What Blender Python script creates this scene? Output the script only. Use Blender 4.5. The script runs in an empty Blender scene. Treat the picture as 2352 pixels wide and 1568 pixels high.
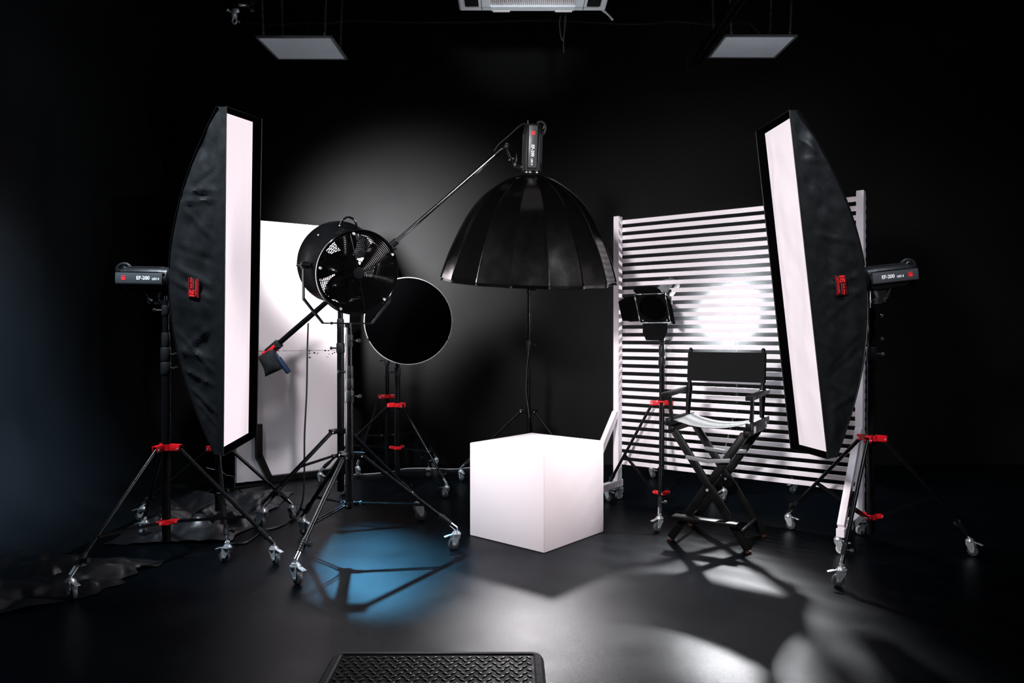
import bpy, bmesh, math, random
from mathutils import Vector, Matrix, noise

S = bpy.context.scene
COL = S.collection
PI = math.pi
V = Vector

# ------------------------------------------------------------------ camera, world, exposure
F_PX, CAM_H, HOR = 1700.0, 1.25, 768.0          # focal length in pixels of the 2352 wide frame, eye height, horizon row
cam = bpy.data.cameras.new('camera')
cam.sensor_width = 36.0
cam.lens = 36.0 * F_PX / 2352.0
cam.clip_start, cam.clip_end = 0.05, 60
cam_o = bpy.data.objects.new('camera', cam)
COL.objects.link(cam_o)
cam_o.location = (0, 0, CAM_H)
cam_o.rotation_euler = (PI / 2 - math.atan((784 - HOR) / F_PX), 0, 0)
S.camera = cam_o

w = bpy.data.worlds.new('studio_dark')
S.world = w
w.use_nodes = True
w.node_tree.nodes['Background'].inputs[0].default_value = (0.35, 0.75, 1.0, 1)
w.node_tree.nodes['Background'].inputs[1].default_value = 0.0012
vs = S.view_settings
vs.view_transform = 'Standard'
vs.look = 'None'
vs.exposure = 0.0
vs.gamma = 1.0
vs.use_curve_mapping = False

# lamp powers (watts) of the studio's lights and of the added fill and key
P_STRIP_L = 28.0     # left strip softbox
P_STRIP_R = 32.0      # right strip softbox
P_UMBRELLA = 10.0     # lamp inside the deep umbrella softbox
P_SLAT = 1950.0        # bare strobe behind the slatted screen
P_BACK = 1000.0        # head behind the umbrella
P_BLUE = 620.0        # head behind the fan
P_WALL = 2000.0         # head behind the left softbox, turned on the back wall
P_BARE = 45.0         # spill of that bare strobe all round
GLARE = 0.75           # density of the glare volume added round the bare strobe, per metre
P_FILL = 6.0          # added overhead fill above the camera
P_KEY = 1200.0        # added key spot beside the camera


def lamp(name, kind, loc, direction, energy, parent=None, color=(1, 1, 1), **kw):
    l = bpy.data.lights.new(name, kind)
    l.energy = energy
    l.color = color
    for k, v in kw.items():
        setattr(l, k, v)
    o = bpy.data.objects.new(name, l)
    COL.objects.link(o)
    if parent is not None:
        o.parent = parent
        loc = V(loc) - parent.location
    o.location = loc
    o.rotation_euler = V(direction).to_track_quat('-Z', 'Y').to_euler()
    return o


lamp('added_overhead', 'SPOT', (-2.2, 2.9, 3.9), (0.55, 0.95, -1.75), 1150.0, color=(0.78, 0.9, 1.0), spot_size=math.radians(46), spot_blend=0.8,  # added spot grazing the left softbox side, stands for no known lamp
     shadow_soft_size=0.15)
lamp('added_overhead', 'AREA', (-1.3, 0.6, 3.7), (-0.25, 1.0, -0.75), P_FILL, shape='RECTANGLE', size=0.6, size_y=0.6,  # added weak fill from above the camera
     color=(0.8, 0.92, 1.0))
lamp('added_overhead', 'SPOT', (-1.0, 1.8, 3.9), (-2.55, 2.2, -2.7), 3200.0, color=(0.42, 0.74, 1.0), spot_size=math.radians(38), spot_blend=1.0,  # added bluish spot to brighten the left cove
     shadow_soft_size=0.2)
lamp('added_spot', 'SPOT', (-1.5, 0.0, 2.7), (2.75, 5.1, -1.4), P_KEY, color=(1.0, 0.97, 0.99), spot_size=math.radians(44), spot_blend=0.7,  # added key beside the camera, brightens screen and cube
     shadow_soft_size=0.25)


lamp('added_overhead', 'SPOT', (2.4, 2.9, 3.9), (-0.6, 0.95, -1.9), 260.0, color=(0.8, 0.9, 1.0), spot_size=math.radians(44), spot_blend=0.9,  # added spot to bring out wrinkles on the right softbox side
     shadow_soft_size=0.15)
lamp('added_spot', 'SPOT', (1.5, 0.4, 3.6), (-3.30, 6.0, -2.60), 1600.0, color=(1.0, 0.96, 0.985), spot_size=math.radians(17), spot_blend=0.7,  # added spot from front right to brighten the foam board
     shadow_soft_size=0.14)
lamp('added_spot', 'SPOT', (0.25, 0.3, 2.1), (-0.12, 4.05, 1.24), 700.0, color=(0.9, 0.96, 1.0), spot_size=math.radians(13), spot_blend=1.0,  # added narrow spot to brighten the air conditioner
     shadow_soft_size=0.1)


# ------------------------------------------------------------------ place helpers
def at(px, py, d):
    """point seen at column px, row py of the photograph, d metres in front of the camera plane"""
    return V(((px - 1176) * d / F_PX, d, CAM_H + (HOR - py) * d / F_PX))


def floor_at(px, py):
    d = F_PX * CAM_H / (py - HOR)
    return V(((px - 1176) * d / F_PX, d, 0))


# ------------------------------------------------------------------ materials
MATS = {}


def mat(name, base, rough=0.5, metal=0.0, spec=0.5, emis=0.0, var=0.0, var_scale=20.0, bump=0.0, bump_scale=80.0,
        rough_var=0.0, sheen=0.0, coat=0.0, emis_col=None):
    m = bpy.data.materials.new(name)
    m.use_nodes = True
    nt = m.node_tree
    b = nt.nodes['Principled BSDF']
    b.inputs['Base Color'].default_value = (*base, 1)
    b.inputs['Roughness'].default_value = rough
    b.inputs['Metallic'].default_value = metal
    b.inputs['Specular IOR Level'].default_value = spec
    b.inputs['Sheen Weight'].default_value = sheen
    b.inputs['Coat Weight'].default_value = coat
    b.inputs['Coat Roughness'].default_value = 0.08
    if emis:
        b.inputs['Emission Color'].default_value = (*(emis_col or base), 1)
        b.inputs['Emission Strength'].default_value = emis
    tc = nt.nodes.new('ShaderNodeTexCoord')
    n = nt.nodes.new('ShaderNodeTexNoise')
    n.inputs['Scale'].default_value = var_scale
    n.inputs['Detail'].default_value = 5
    nt.links.new(tc.outputs['Object'], n.inputs['Vector'])
    if var:
        mx = nt.nodes.new('ShaderNodeMix')
        mx.data_type = 'RGBA'
        mx.inputs['A'].default_value = (*[c * (1 - var) for c in base], 1)
        mx.inputs['B'].default_value = (*[min(1, c * (1 + var)) for c in base], 1)
        nt.links.new(n.outputs['Fac'], mx.inputs['Factor'])
        nt.links.new(mx.outputs['Result'], b.inputs['Base Color'])
    mr = nt.nodes.new('ShaderNodeMapRange')
    mr.inputs['From Min'].default_value = 0.3
    mr.inputs['From Max'].default_value = 0.7
    mr.inputs['To Min'].default_value = max(0.02, rough - rough_var)
    mr.inputs['To Max'].default_value = min(1, rough + rough_var)
    nt.links.new(n.outputs['Fac'], mr.inputs['Value'])
    nt.links.new(mr.outputs['Result'], b.inputs['Roughness'])
    if bump:
        n2 = nt.nodes.new('ShaderNodeTexNoise')
        n2.inputs['Scale'].default_value = bump_scale
        n2.inputs['Detail'].default_value = 4
        nt.links.new(tc.outputs['Object'], n2.inputs['Vector'])
        bp = nt.nodes.new('ShaderNodeBump')
        bp.inputs['Strength'].default_value = bump
        bp.inputs['Distance'].default_value = 0.01
        nt.links.new(n2.outputs['Fac'], bp.inputs['Height'])
        nt.links.new(bp.outputs['Normal'], b.inputs['Normal'])
    MATS[name] = m
    return m


mat('floor_paint', (0.0010, 0.0020, 0.0032), rough=0.37, spec=0.065, rough_var=0.07, var=0.35, var_scale=2.2, bump=0.10, bump_scale=240)
mat('wall_paint', (0.0030, 0.0030, 0.0032), rough=0.62, spec=0.12, rough_var=0.08, var=0.45, var_scale=1.1, bump=0.05, bump_scale=60)
mat('cove_paint', (0.005, 0.0065, 0.008), rough=0.5, spec=0.25, rough_var=0.1, var=0.3, var_scale=0.9, bump=0.03, bump_scale=40)
mat('black_metal', (0.0040, 0.0040, 0.0045), rough=0.26, spec=0.16, rough_var=0.05)
mat('black_gloss', (0.0018, 0.0018, 0.002), rough=0.12, spec=0.15, rough_var=0.02)
mat('black_plastic', (0.010, 0.0105, 0.0115), rough=0.42, spec=0.22, rough_var=0.05, bump=0.02, bump_scale=400)
mat('grey_plastic', (0.045, 0.048, 0.053), rough=0.38, spec=0.45, rough_var=0.05)
mat('chrome', (0.78, 0.79, 0.82), rough=0.16, metal=1.0, rough_var=0.06)
mat('zinc', (0.62, 0.65, 0.68), rough=0.30, metal=0.65, rough_var=0.08, var=0.1)
mat('red_paint', (0.60, 0.008, 0.014), rough=0.30, spec=0.5, rough_var=0.05)
mat('red_print', (0.80, 0.02, 0.025), rough=0.5, spec=0.3)
mat('dark_red_print', (0.22, 0.006, 0.012), rough=0.5, spec=0.3)
mat('white_print', (0.80, 0.80, 0.82), rough=0.5, spec=0.3)
mat('fabric_black', (0.007, 0.0075, 0.0083), rough=0.46, spec=0.32, rough_var=0.08, bump=0.10, bump_scale=30, sheen=0.0)
mat('satin_black', (0.0014, 0.0013, 0.0013), rough=0.19, spec=0.42, rough_var=0.02, bump=0.006, bump_scale=25, sheen=0.0)
mat('velvet_black', (0.0010, 0.0010, 0.0012), rough=1.0, spec=0.0)
mat('lining_silver', (0.55, 0.55, 0.56), rough=0.4, metal=0.6, rough_var=0.1)
mat('diffuser_left', (0.30, 0.28, 0.29), rough=0.8, spec=0.05, emis=0.78, emis_col=(1.0, 0.86, 0.935), bump=0.05, bump_scale=14)
mat('diffuser_right', (0.42, 0.39, 0.405), rough=0.8, spec=0.05, emis=0.36, emis_col=(1.0, 0.87, 0.94), bump=0.05, bump_scale=14)
mat('white_paint', (0.90, 0.83, 0.865), rough=0.55, spec=0.3, rough_var=0.08, var=0.03, var_scale=6, bump=0.03, bump_scale=120)
mat('cube_paint', (0.575, 0.505, 0.518), rough=0.7, spec=0.2, var=0.015, var_scale=3, bump=0.02, bump_scale=200)
mat('foam_white', (0.50, 0.46, 0.48), rough=0.8, spec=0.15, var=0.03, var_scale=4, bump=0.05, bump_scale=60)
mat('rubber_tread', (0.008, 0.0084, 0.0092), rough=0.34, spec=0.22)
mat('rubber', (0.003, 0.0032, 0.0036), rough=0.5, spec=0.02, rough_var=0.1, bump=0.06, bump_scale=150)
mat('rubber_worn', (0.022, 0.022, 0.024), rough=0.7, spec=0.06, rough_var=0.1, var=0.8, var_scale=60, bump=0.3, bump_scale=120)
mat('wheel_rubber', (0.05, 0.055, 0.06), rough=0.45, spec=0.4)
mat('wheel_white', (0.6, 0.57, 0.56), rough=0.5, spec=0.4)
mat('wood_black', (0.0026, 0.0025, 0.0026), rough=0.38, spec=0.13, rough_var=0.08, var=0.4, var_scale=9, bump=0.06, bump_scale=60)
mat('canvas_black', (0.003, 0.0033, 0.0038), rough=0.6, spec=0.08, bump=0.12, bump_scale=350)
mat('seat_canvas', (0.004, 0.0044, 0.005), rough=0.7, spec=0.03, bump=0.10, bump_scale=300)
mat('cord_black', (0.012, 0.012, 0.013), rough=0.4, spec=0.5)
mat('cord_white', (0.5, 0.5, 0.5), rough=0.5)
mat('foil_black', (0.010, 0.010, 0.0115), rough=0.36, spec=0.28, rough_var=0.06, bump=0.06, bump_scale=30)
mat('sandbag_cloth', (0.008, 0.008, 0.009), rough=0.7, spec=0.2, bump=0.15, bump_scale=90)
mat('red_strap', (0.75, 0.012, 0.02), rough=0.6, spec=0.2)
mat('grip_blue', (0.006, 0.016, 0.04), rough=0.5, spec=0.4)
mat('panel_face', (0.72, 0.78, 0.86), rough=0.45, spec=0.4, emis=0.05, emis_col=(0.8, 0.9, 1.0), var=0.08, var_scale=5)  # faint emission added to brighten the unlit ceiling panels
mat('panel_frame', (0.35, 0.36, 0.38), rough=0.4, metal=0.6)
mat('ac_plastic', (0.74, 0.78, 0.82), rough=0.45, spec=0.4, var=0.12, var_scale=7)
mat('ac_filter', (0.74, 0.68, 0.68), rough=0.7, var=0.1, var_scale=30)
mat('ac_red', (0.35, 0.01, 0.015), rough=0.6)
mat('dark_gap', (0.004, 0.004, 0.004), rough=0.9, spec=0.1)
mat('copper_glow', (0.30, 0.10, 0.03), rough=0.4, metal=0.7)
mat('lamp_glass', (1, 0.97, 1), rough=0.3, emis=60.0, emis_col=(1.0, 0.97, 1.0))
mat('matte_black', (0.0022, 0.0022, 0.0026), rough=0.7, spec=0.05)
mat('pad_brown', (0.05, 0.018, 0.008), rough=0.5, spec=0.2)
mat('grey_light', (0.22, 0.23, 0.245), rough=0.35, spec=0.5)
mat('steel_dull', (0.16, 0.165, 0.17), rough=0.5, metal=0.3)
mat('dark_chrome', (0.50, 0.50, 0.51), rough=0.20, metal=1.0)
mat('ring_white', (0.42, 0.42, 0.42), rough=0.4, spec=0.5)


# ------------------------------------------------------------------ mesh builder
def basis(o, z, up=(0, 0, 1)):
    """frame at o whose z axis is z and whose y axis leans to up"""
    z = V(z).normalized()
    up = V(up)
    if abs(z.dot(up.normalized())) > 0.98:
        up = V((0, 1, 0))
    x = up.cross(z).normalized()
    y = z.cross(x)
    m = Matrix((x, y, z)).transposed().to_4x4()
    m.translation = V(o)
    return m


def axes(o, x, y, z):
    m = Matrix((V(x), V(y), V(z))).transposed().to_4x4()
    m.translation = V(o)
    return m


class MB:
    def __init__(self):
        self.v, self.f = [], []

    def add(self, vs, fs, M=None):
        k = len(self.v)
        self.v += [(M @ V(p)) if M is not None else V(p) for p in vs]
        self.f += [[i + k for i in f] for f in fs]
        return self

    def grid(self, rows, M=None, close_u=False, close_v=False, flip=False):
        nv, nu = len(rows), len(rows[0])
        vs = [p for r in rows for p in r]
        fs = []
        for j in range(nv if close_v else nv - 1):
            for i in range(nu if close_u else nu - 1):
                a, b = j * nu + i, j * nu + (i + 1) % nu
                c, d = ((j + 1) % nv) * nu + (i + 1) % nu, ((j + 1) % nv) * nu + i
                fs.append([a, d, c, b] if flip else [a, b, c, d])
        return self.add(vs, fs, M)

    def box(self, c, s, M=None, r=0.0, seg=2):
        bm = bmesh.new()
        bmesh.ops.create_cube(bm, size=1)
        for q in bm.verts:
            q.co = V((q.co.x * s[0] + c[0], q.co.y * s[1] + c[1], q.co.z * s[2] + c[2]))
        if r > 0:
            bmesh.ops.bevel(bm, geom=bm.edges[:], offset=min(r, min(s) * 0.45), segments=seg, profile=0.5, affect='EDGES')
        bm.verts.index_update()
        vs = [q.co.copy() for q in bm.verts]
        fs = [[q.index for q in f.verts] for f in bm.faces]
        bm.free()
        return self.add(vs, fs, M)

    def bar(self, p0, p1, wx, wy, up=(0, 0, 1), r=0.0):
        p0, p1 = V(p0), V(p1)
        M = basis((p0 + p1) / 2, p1 - p0, up)
        return self.box((0, 0, 0), (wx, wy, (p1 - p0).length), M, r)

    def tube(self, pts, r, n=10, closed=False, caps=True):
        pts = [V(p) for p in pts]
        m = len(pts)
        rs = r if isinstance(r, (list, tuple)) else [r] * m
        rows = []
        ref = None
        for i, p in enumerate(pts):
            if closed:
                t = pts[(i + 1) % m] - pts[i - 1]
            else:
                t = pts[min(i + 1, m - 1)] - pts[max(i - 1, 0)]
            t.normalize()
            if ref is None:
                ref = V((0, 0, 1)) if abs(t.z) < 0.9 else V((1, 0, 0))
            x = ref - t * ref.dot(t)
            if x.length < 1e-5:
                x = t.orthogonal()
            x.normalize()
            y = t.cross(x)
            ref = x
            rows.append([p + (x * math.cos(2 * PI * k / n) + y * math.sin(2 * PI * k / n)) * rs[i] for k in range(n)])
        k = len(self.v)
        self.grid(rows, close_u=True, close_v=closed)
        if caps and not closed:
            self.f.append([k + i for i in range(n)][::-1])
            self.f.append([k + (m - 1) * n + i for i in range(n)])
        return self

    def cyl(self, p0, p1, r0, r1=None, n=16):
        return self.tube([p0, p1], [r0, r0 if r1 is None else r1], n)

    def lathe(self, prof, M=None, n=24, caps=False):
        rows = [[V((r * math.cos(2 * PI * k / n), r * math.sin(2 * PI * k / n), z)) for k in range(n)] for r, z in prof]
        k0 = len(self.v)
        self.grid(rows, M, close_u=True)
        if caps:
            self.f.append([k0 + i for i in range(n)][::-1])
            self.f.append([k0 + (len(prof) - 1) * n + i for i in range(n)])
        return self

    def ball(self, c, r, n=12, sx=1, sy=1, sz=1):
        rows = []
        for j in range(n // 2 + 1):
            a = PI * j / (n // 2)
            rr = max(1e-4, math.sin(a))
            rows.append([V((c[0] + sx * r * rr * math.cos(2 * PI * k / n), c[1] + sy * r * rr * math.sin(2 * PI * k / n),
                            c[2] - sz * r * math.cos(a))) for k in range(n)])
        return self.grid(rows, close_u=True)

    def prism(self, poly, h, M=None):
        """polygon in xy, from z=0 to z=h"""
        n = len(poly)
        vs = [V((x, y, 0)) for x, y in poly] + [V((x, y, h)) for x, y in poly]
        fs = [list(range(n))[::-1], list(range(n, 2 * n))] + [[i, (i + 1) % n, n + (i + 1) % n, n + i] for i in range(n)]
        return self.add(vs, fs, M)

    def text(self, s, size, M, align='LEFT', extrude=0.0004, bold=0.0):
        cu = bpy.data.curves.new('lettering', 'FONT')
        cu.body = s
        cu.size = size
        cu.align_x = align
        cu.align_y = 'CENTER'
        cu.extrude = extrude
        cu.offset = bold
        cu.resolution_u = 3
        o = bpy.data.objects.new('lettering', cu)
        COL.objects.link(o)
        dg = bpy.context.evaluated_depsgraph_get()
        me = bpy.data.meshes.new_from_object(o.evaluated_get(dg))
        self.add([q.co.copy() for q in me.vertices], [list(p.vertices) for p in me.polygons], M)
        bpy.data.objects.remove(o)
        bpy.data.curves.remove(cu)
        bpy.data.meshes.remove(me)
        return self

    def build(self, name, material, parent=None, smooth=40, label=None):
        root = parent
        while root is not None and root.parent is not None:
            root = root.parent
        off = root.location if root is not None else V((0, 0, 0))
        me = bpy.data.meshes.new(name)
        me.from_pydata([tuple(p - off) for p in self.v], [], self.f)
        me.materials.append(MATS[material])
        bm = bmesh.new()
        bm.from_mesh(me)
        bmesh.ops.recalc_face_normals(bm, faces=bm.faces[:])
        bm.to_mesh(me)
        bm.free()
        if smooth:
            me.shade_smooth()
            me.set_sharp_from_angle(angle=math.radians(smooth))
        o = bpy.data.objects.new(name, me)
        COL.objects.link(o)
        if parent is not None:
            o.parent = parent
        if label:
            o['label'] = label
        return o


def thing(name, label, cat, loc, group=None):
    o = bpy.data.objects.new(name, None)
    o.empty_display_size = 0.1
    COL.objects.link(o)
    o.location = V(loc)
    o['label'] = label
    o['category'] = cat
    if group:
        o['group'] = group
    return o


def tag(o, label, cat, group=None):
    o['label'] = label
    o['category'] = cat
    if group:
        o['group'] = group
    return o


def structure(o, label, cat):
    o['kind'] = 'structure'
    o['label'] = label
    o['category'] = cat
    return o


# ------------------------------------------------------------------ the setting
WX_L, WX_R, WY, COVE = -3.35, 5.6, 7.1, 0.8
m = MB().grid([[V((x, y, 0)) for x in (WX_L + COVE, -1, 0, 1, 2, 3.5, WX_R)] for y in (-0.6, 1, 2, 3, 4, 5, 6, WY)])
structure(m.build('floor', 'floor_paint', smooth=0), 'black satin painted studio floor', 'floor')
m = MB().grid([[V((x, WY, z)) for x in (WX_L, -1, 1, WX_R)] for z in (0, 1.5, 3, 4.7)])
structure(m.build('wall_back', 'wall_paint', smooth=0), 'black painted back wall', 'wall')


def cove_h(x):
    """height of the coved floor at x near the left wall"""
    dx = WX_L + COVE - x
    return 0.0 if dx <= 0 else COVE - math.sqrt(max(0.0, COVE * COVE - min(dx, COVE) ** 2))


prof = [(WX_L, 4.7), (WX_L, 3.2), (WX_L, 2.0), (WX_L, 1.2)]
prof += [(WX_L + COVE - COVE * math.cos(a), COVE - COVE * math.sin(a)) for a in [PI / 2 * k / 16 for k in range(17)]]
m = MB().grid([[V((x + 0.012 * noise.noise(V((x, y * 1.3, z * 0.5))) * min(1, z), y, z)) for x, z in prof] for y in [-0.6 + 0.35 * k for k in range(22)] + [WY]])
structure(m.build('wall_left', 'cove_paint', smooth=60), 'black curved cove wall on the left', 'wall')
m = MB().grid([[V((WX_R, y, z)) for y in (-0.6, 2, 4, WY)] for z in (0, 1.5, 3, 4.7)])
structure(m.build('wall_right', 'wall_paint', smooth=0), 'black wall on the right', 'wall')
m = MB().grid([[V((x, y, 4.7)) for x in (WX_L, 0, WX_R)] for y in (-0.6, 3, WY)])
structure(m.build('ceiling', 'wall_paint', smooth=0), 'black ceiling', 'ceiling')


# ------------------------------------------------------------------ rolling tripod stands
def caster(foot, heading, leg, wheel_mat='wheel_rubber', big=1.0, brake=True):
    """swivel caster with its wheel on the floor at foot"""
    h = V((math.cos(heading), math.sin(heading), 0))
    s = V((-h.y, h.x, 0))
    R = 0.030 * big
    wc = V((foot.x, foot.y, foot.z + R))
    M = axes(wc, h, V((0, 0, 1)), s)
    wm = MB()
    wm.lathe([(0.006 * big, -0.012 * big), (R * 0.62, -0.0125 * big), (R * 0.9, -0.011 * big), (R, -0.006 * big), (R, 0.006 * big),
              (R * 0.9, 0.011 * big), (R * 0.62, 0.0125 * big), (0.006 * big, 0.012 * big)], M, 22, caps=True)
    wm.build('caster_wheel', wheel_mat, leg)
    fk = MB()
    top = wc + V((0, 0, 0.052 * big)) + h * 0.016 * big
    for sg in (-1, 1):
        Ms = axes(wc + s * sg * 0.0155 * big, h, V((0, 0, 1)), s)
        poly = [(-0.009, -0.009), (0.009, -0.009), (0.034, 0.036), (0.034, 0.050), (-0.008, 0.050), (-0.012, 0.02)]
        fk.prism([(a * big, b * big) for a, b in poly], 0.002 * sg * big, Ms)
    fk.cyl(wc - s * 0.021 * big, wc + s * 0.021 * big, 0.006 * big, n=10)
    fk.cyl(top - V((0, 0, 0.004)) * big, top + V((0, 0, 0.002)) * big, 0.025 * big, n=18)
    fk.cyl(top + V((0, 0, 0.002)) * big, top + V((0, 0, 0.012)) * big, 0.021 * big, 0.018 * big, n=18)
    fk.cyl(top + V((0, 0, 0.012)) * big, top + V((0, 0, 0.03)) * big, 0.009 * big, n=10)
    fk.build('caster_fork', 'zinc', leg)
    if brake:
        bl = MB()
        Mb = basis(wc + V((0, 0, 0.046 * big)) - h * 0.028 * big, V((0, 0, 1)) + h * -0.28, h)
        bl.box((0, -0.006 * big, 0), (0.026 * big, 0.034 * big, 0.0025 * big), Mb, 0.001)
        bl.box((0, 0.018 * big, -0.002), (0.016 * big, 0.026 * big, 0.003 * big), Mb, 0.001)
        bl.build('brake_lever', 'zinc', leg)
    return top + V((0, 0, 0.03)) * big


def leg_with_caster(root, P0, foot, r, heading, big=1.0, wheel_mat='wheel_rubber', knob=True, brake=True):
    """a slanting tube leg from the hub to a caster"""
    foot = V(foot)
    h = V((math.cos(heading), math.sin(heading), 0))
    end = V((foot.x, foot.y, foot.z + 0.108 * big)) + h * 0.016 * big
    d = (V(P0) - end).normalized()
    lg = MB()
    lg.cyl(V(P0), end + d * 0.10 * big, r, n=12)
    leg = lg.build('leg', 'black_metal', root)
    sl = MB()
    for k in range(5):
        a = end + d * (0.045 + 0.013 * k) * big
        sl.cyl(a, a + d * 0.009 * big, r * 1.45, n=12)
    sl.cyl(end + d * 0.04 * big, end + d * 0.12 * big, r * 1.2, n=12)
    if knob:
        q = end + d * 0.085 * big
        sd = d.cross(V((0, 0, 1))).normalized()
        sl.cyl(q, q + sd * 0.034 * big, 0.006 * big, n=8)
        sl.cyl(q + sd * 0.028 * big, q + sd * 0.045 * big, 0.014 * big, 0.012 * big, n=8)
    sl.build('leg_sleeve', 'black_plastic', leg)
    MB().cyl(end, end + d * 0.05 * big, 0.013 * big, n=12).build('leg_socket', 'chrome', leg)
    caster(foot, heading, leg, wheel_mat, big, brake)
    return leg, end, d


def knob_on(mb, p, d, s=1.0):
    d = V(d).normalized()
    mb.cyl(p, V(p) + d * 0.03 * s, 0.006 * s, n=8)
    M = basis(V(p) + d * 0.036 * s, d)
    mb.box((0, 0, 0), (0.045 * s, 0.014 * s, 0.012 * s), M, 0.004 * s)
    mb.box((0, 0, 0), (0.016 * s, 0.022 * s, 0.016 * s), M, 0.004 * s)


def tripod(label, feet, hub_z, low_z, brace_z, tubes, hub_mat='red_paint', low_mat=None, center=None, leg_r=0.0105, big=1.0, headings=None,
           bottom_z=None, couplers=(), spigot=None, group='rolling light stands', name='light_stand', wheel_mat='wheel_rubber', brake=True):
    feet = [V(f) for f in feet]
    c = V(center) if center is not None else sum(feet, V((0, 0, 0))) / 3
    root = thing(name, label, 'light stand', (c.x, c.y, 0), group)
    # pole sections
    for (z0, z1, r) in tubes:
        MB().cyl((c.x, c.y, z0), (c.x, c.y, z1), r, n=20).build('pole', 'black_metal', root)
    for (z0, z1, r, side) in couplers:
        mb = MB()
        mb.lathe([(r * 0.9, z0), (r, z0 + 0.006), (r, z1 - 0.006), (r * 0.9, z1)], Matrix.Translation((c.x, c.y, 0)), 20, caps=True)
        cp = mb.build('clamp_collar', 'black_plastic', root)
        if side:
            kb = MB()
            knob_on(kb, V((c.x + side * r, c.y, (z0 + z1) / 2)), (side, -0.25, 0))
            kb.build('knob', 'black_plastic', cp)
    if spigot:
        z0, z1 = spigot
        MB().cyl((c.x, c.y, z0), (c.x, c.y, z1), 0.008, n=12).build('spigot', 'chrome', root)
    rr = tubes[0][2]
    # leg hub with three ears, lower collar
    hb, lw = MB(), MB()
    hb.lathe([(rr, hub_z - 0.016), (rr + 0.010, hub_z - 0.016), (rr + 0.010, hub_z + 0.016), (rr, hub_z + 0.016)], Matrix.Translation((c.x, c.y, 0)), 20)
    lw.lathe([(rr, low_z - 0.013), (rr + 0.009, low_z - 0.013), (rr + 0.009, low_z + 0.013), (rr, low_z + 0.013)], Matrix.Translation((c.x, c.y, 0)), 20)
    rivets = []
    dirs = []
    for f in feet:
        d = V((f.x - c.x, f.y - c.y, 0)).normalized()
        s = V((-d.y, d.x, 0))
        dirs.append((d, s))
        for sg in (-1, 1):
            hb.bar(V((c.x, c.y, hub_z)) + d * (rr + 0.004) + s * sg * 0.015, V((c.x, c.y, hub_z - 0.004)) + d * (rr + 0.062) + s * sg * 0.015, 0.005, 0.034, up=V((0, 0, 1)), r=0.002)
            lw.bar(V((c.x, c.y, low_z)) + d * (rr + 0.004) + s * sg * 0.011, V((c.x, c.y, low_z + 0.004)) + d * (rr + 0.045) + s * sg * 0.011, 0.004, 0.022, up=V((0, 0, 1)), r=0.0015)
        hb.bar(V((c.x, c.y, hub_z + 0.016)) + d * (rr + 0.004), V((c.x, c.y, hub_z + 0.012)) + d * (rr + 0.062), 0.034, 0.004)
        p = V((c.x, c.y, hub_z - 0.006)) + d * (rr + 0.05)
        rivets.append((0, p, s, 0.021, 0.005))
        p = V((c.x, c.y, low_z + 0.003)) + d * (rr + 0.038)
        rivets.append((1, p, s, 0.016, 0.004))
    hub = hb.build('leg_hub', hub_mat, root, label=('red leg hub' if hub_mat == 'red_paint' else None))
    low_mat = low_mat or hub_mat
    low = lw.build('lower_collar', low_mat, root, label=('red lower collar' if low_mat == 'red_paint' else None))
    for wh, p, s, ln_, r_ in rivets:
        MB().cyl(p - s * ln_, p + s * ln_, r_, n=8).build('rivet', 'zinc', low if wh else hub)
    for i, f in enumerate(feet):
        d, s = dirs[i]
        P0 = V((c.x, c.y, hub_z - 0.006)) + d * (rr + 0.05)
        hd = headings[i] if headings else math.atan2(d.y, d.x) + (0.9, -2.2, 2.0)[i]
        leg, end, dd = leg_with_caster(root, P0, f, leg_r, hd, big, wheel_mat, brake=brake)
        # brace of two thin bars
        t = (brace_z - end.z) / (P0.z - end.z)
        q = end + (P0 - end) * t
        b0 = V((c.x, c.y, low_z + 0.003)) + d * (rr + 0.038)
        br = MB()
        for sg in (-1, 1):
            br.bar(b0 + s * sg * 0.009, q + s * sg * 0.012, 0.003, 0.012, up=V((0, 0, 1)))
        br.cyl(q - s * 0.017, q + s * 0.017, 0.0045, n=8)
        br.build('brace', 'black_metal', root)
    return root, c


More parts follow.
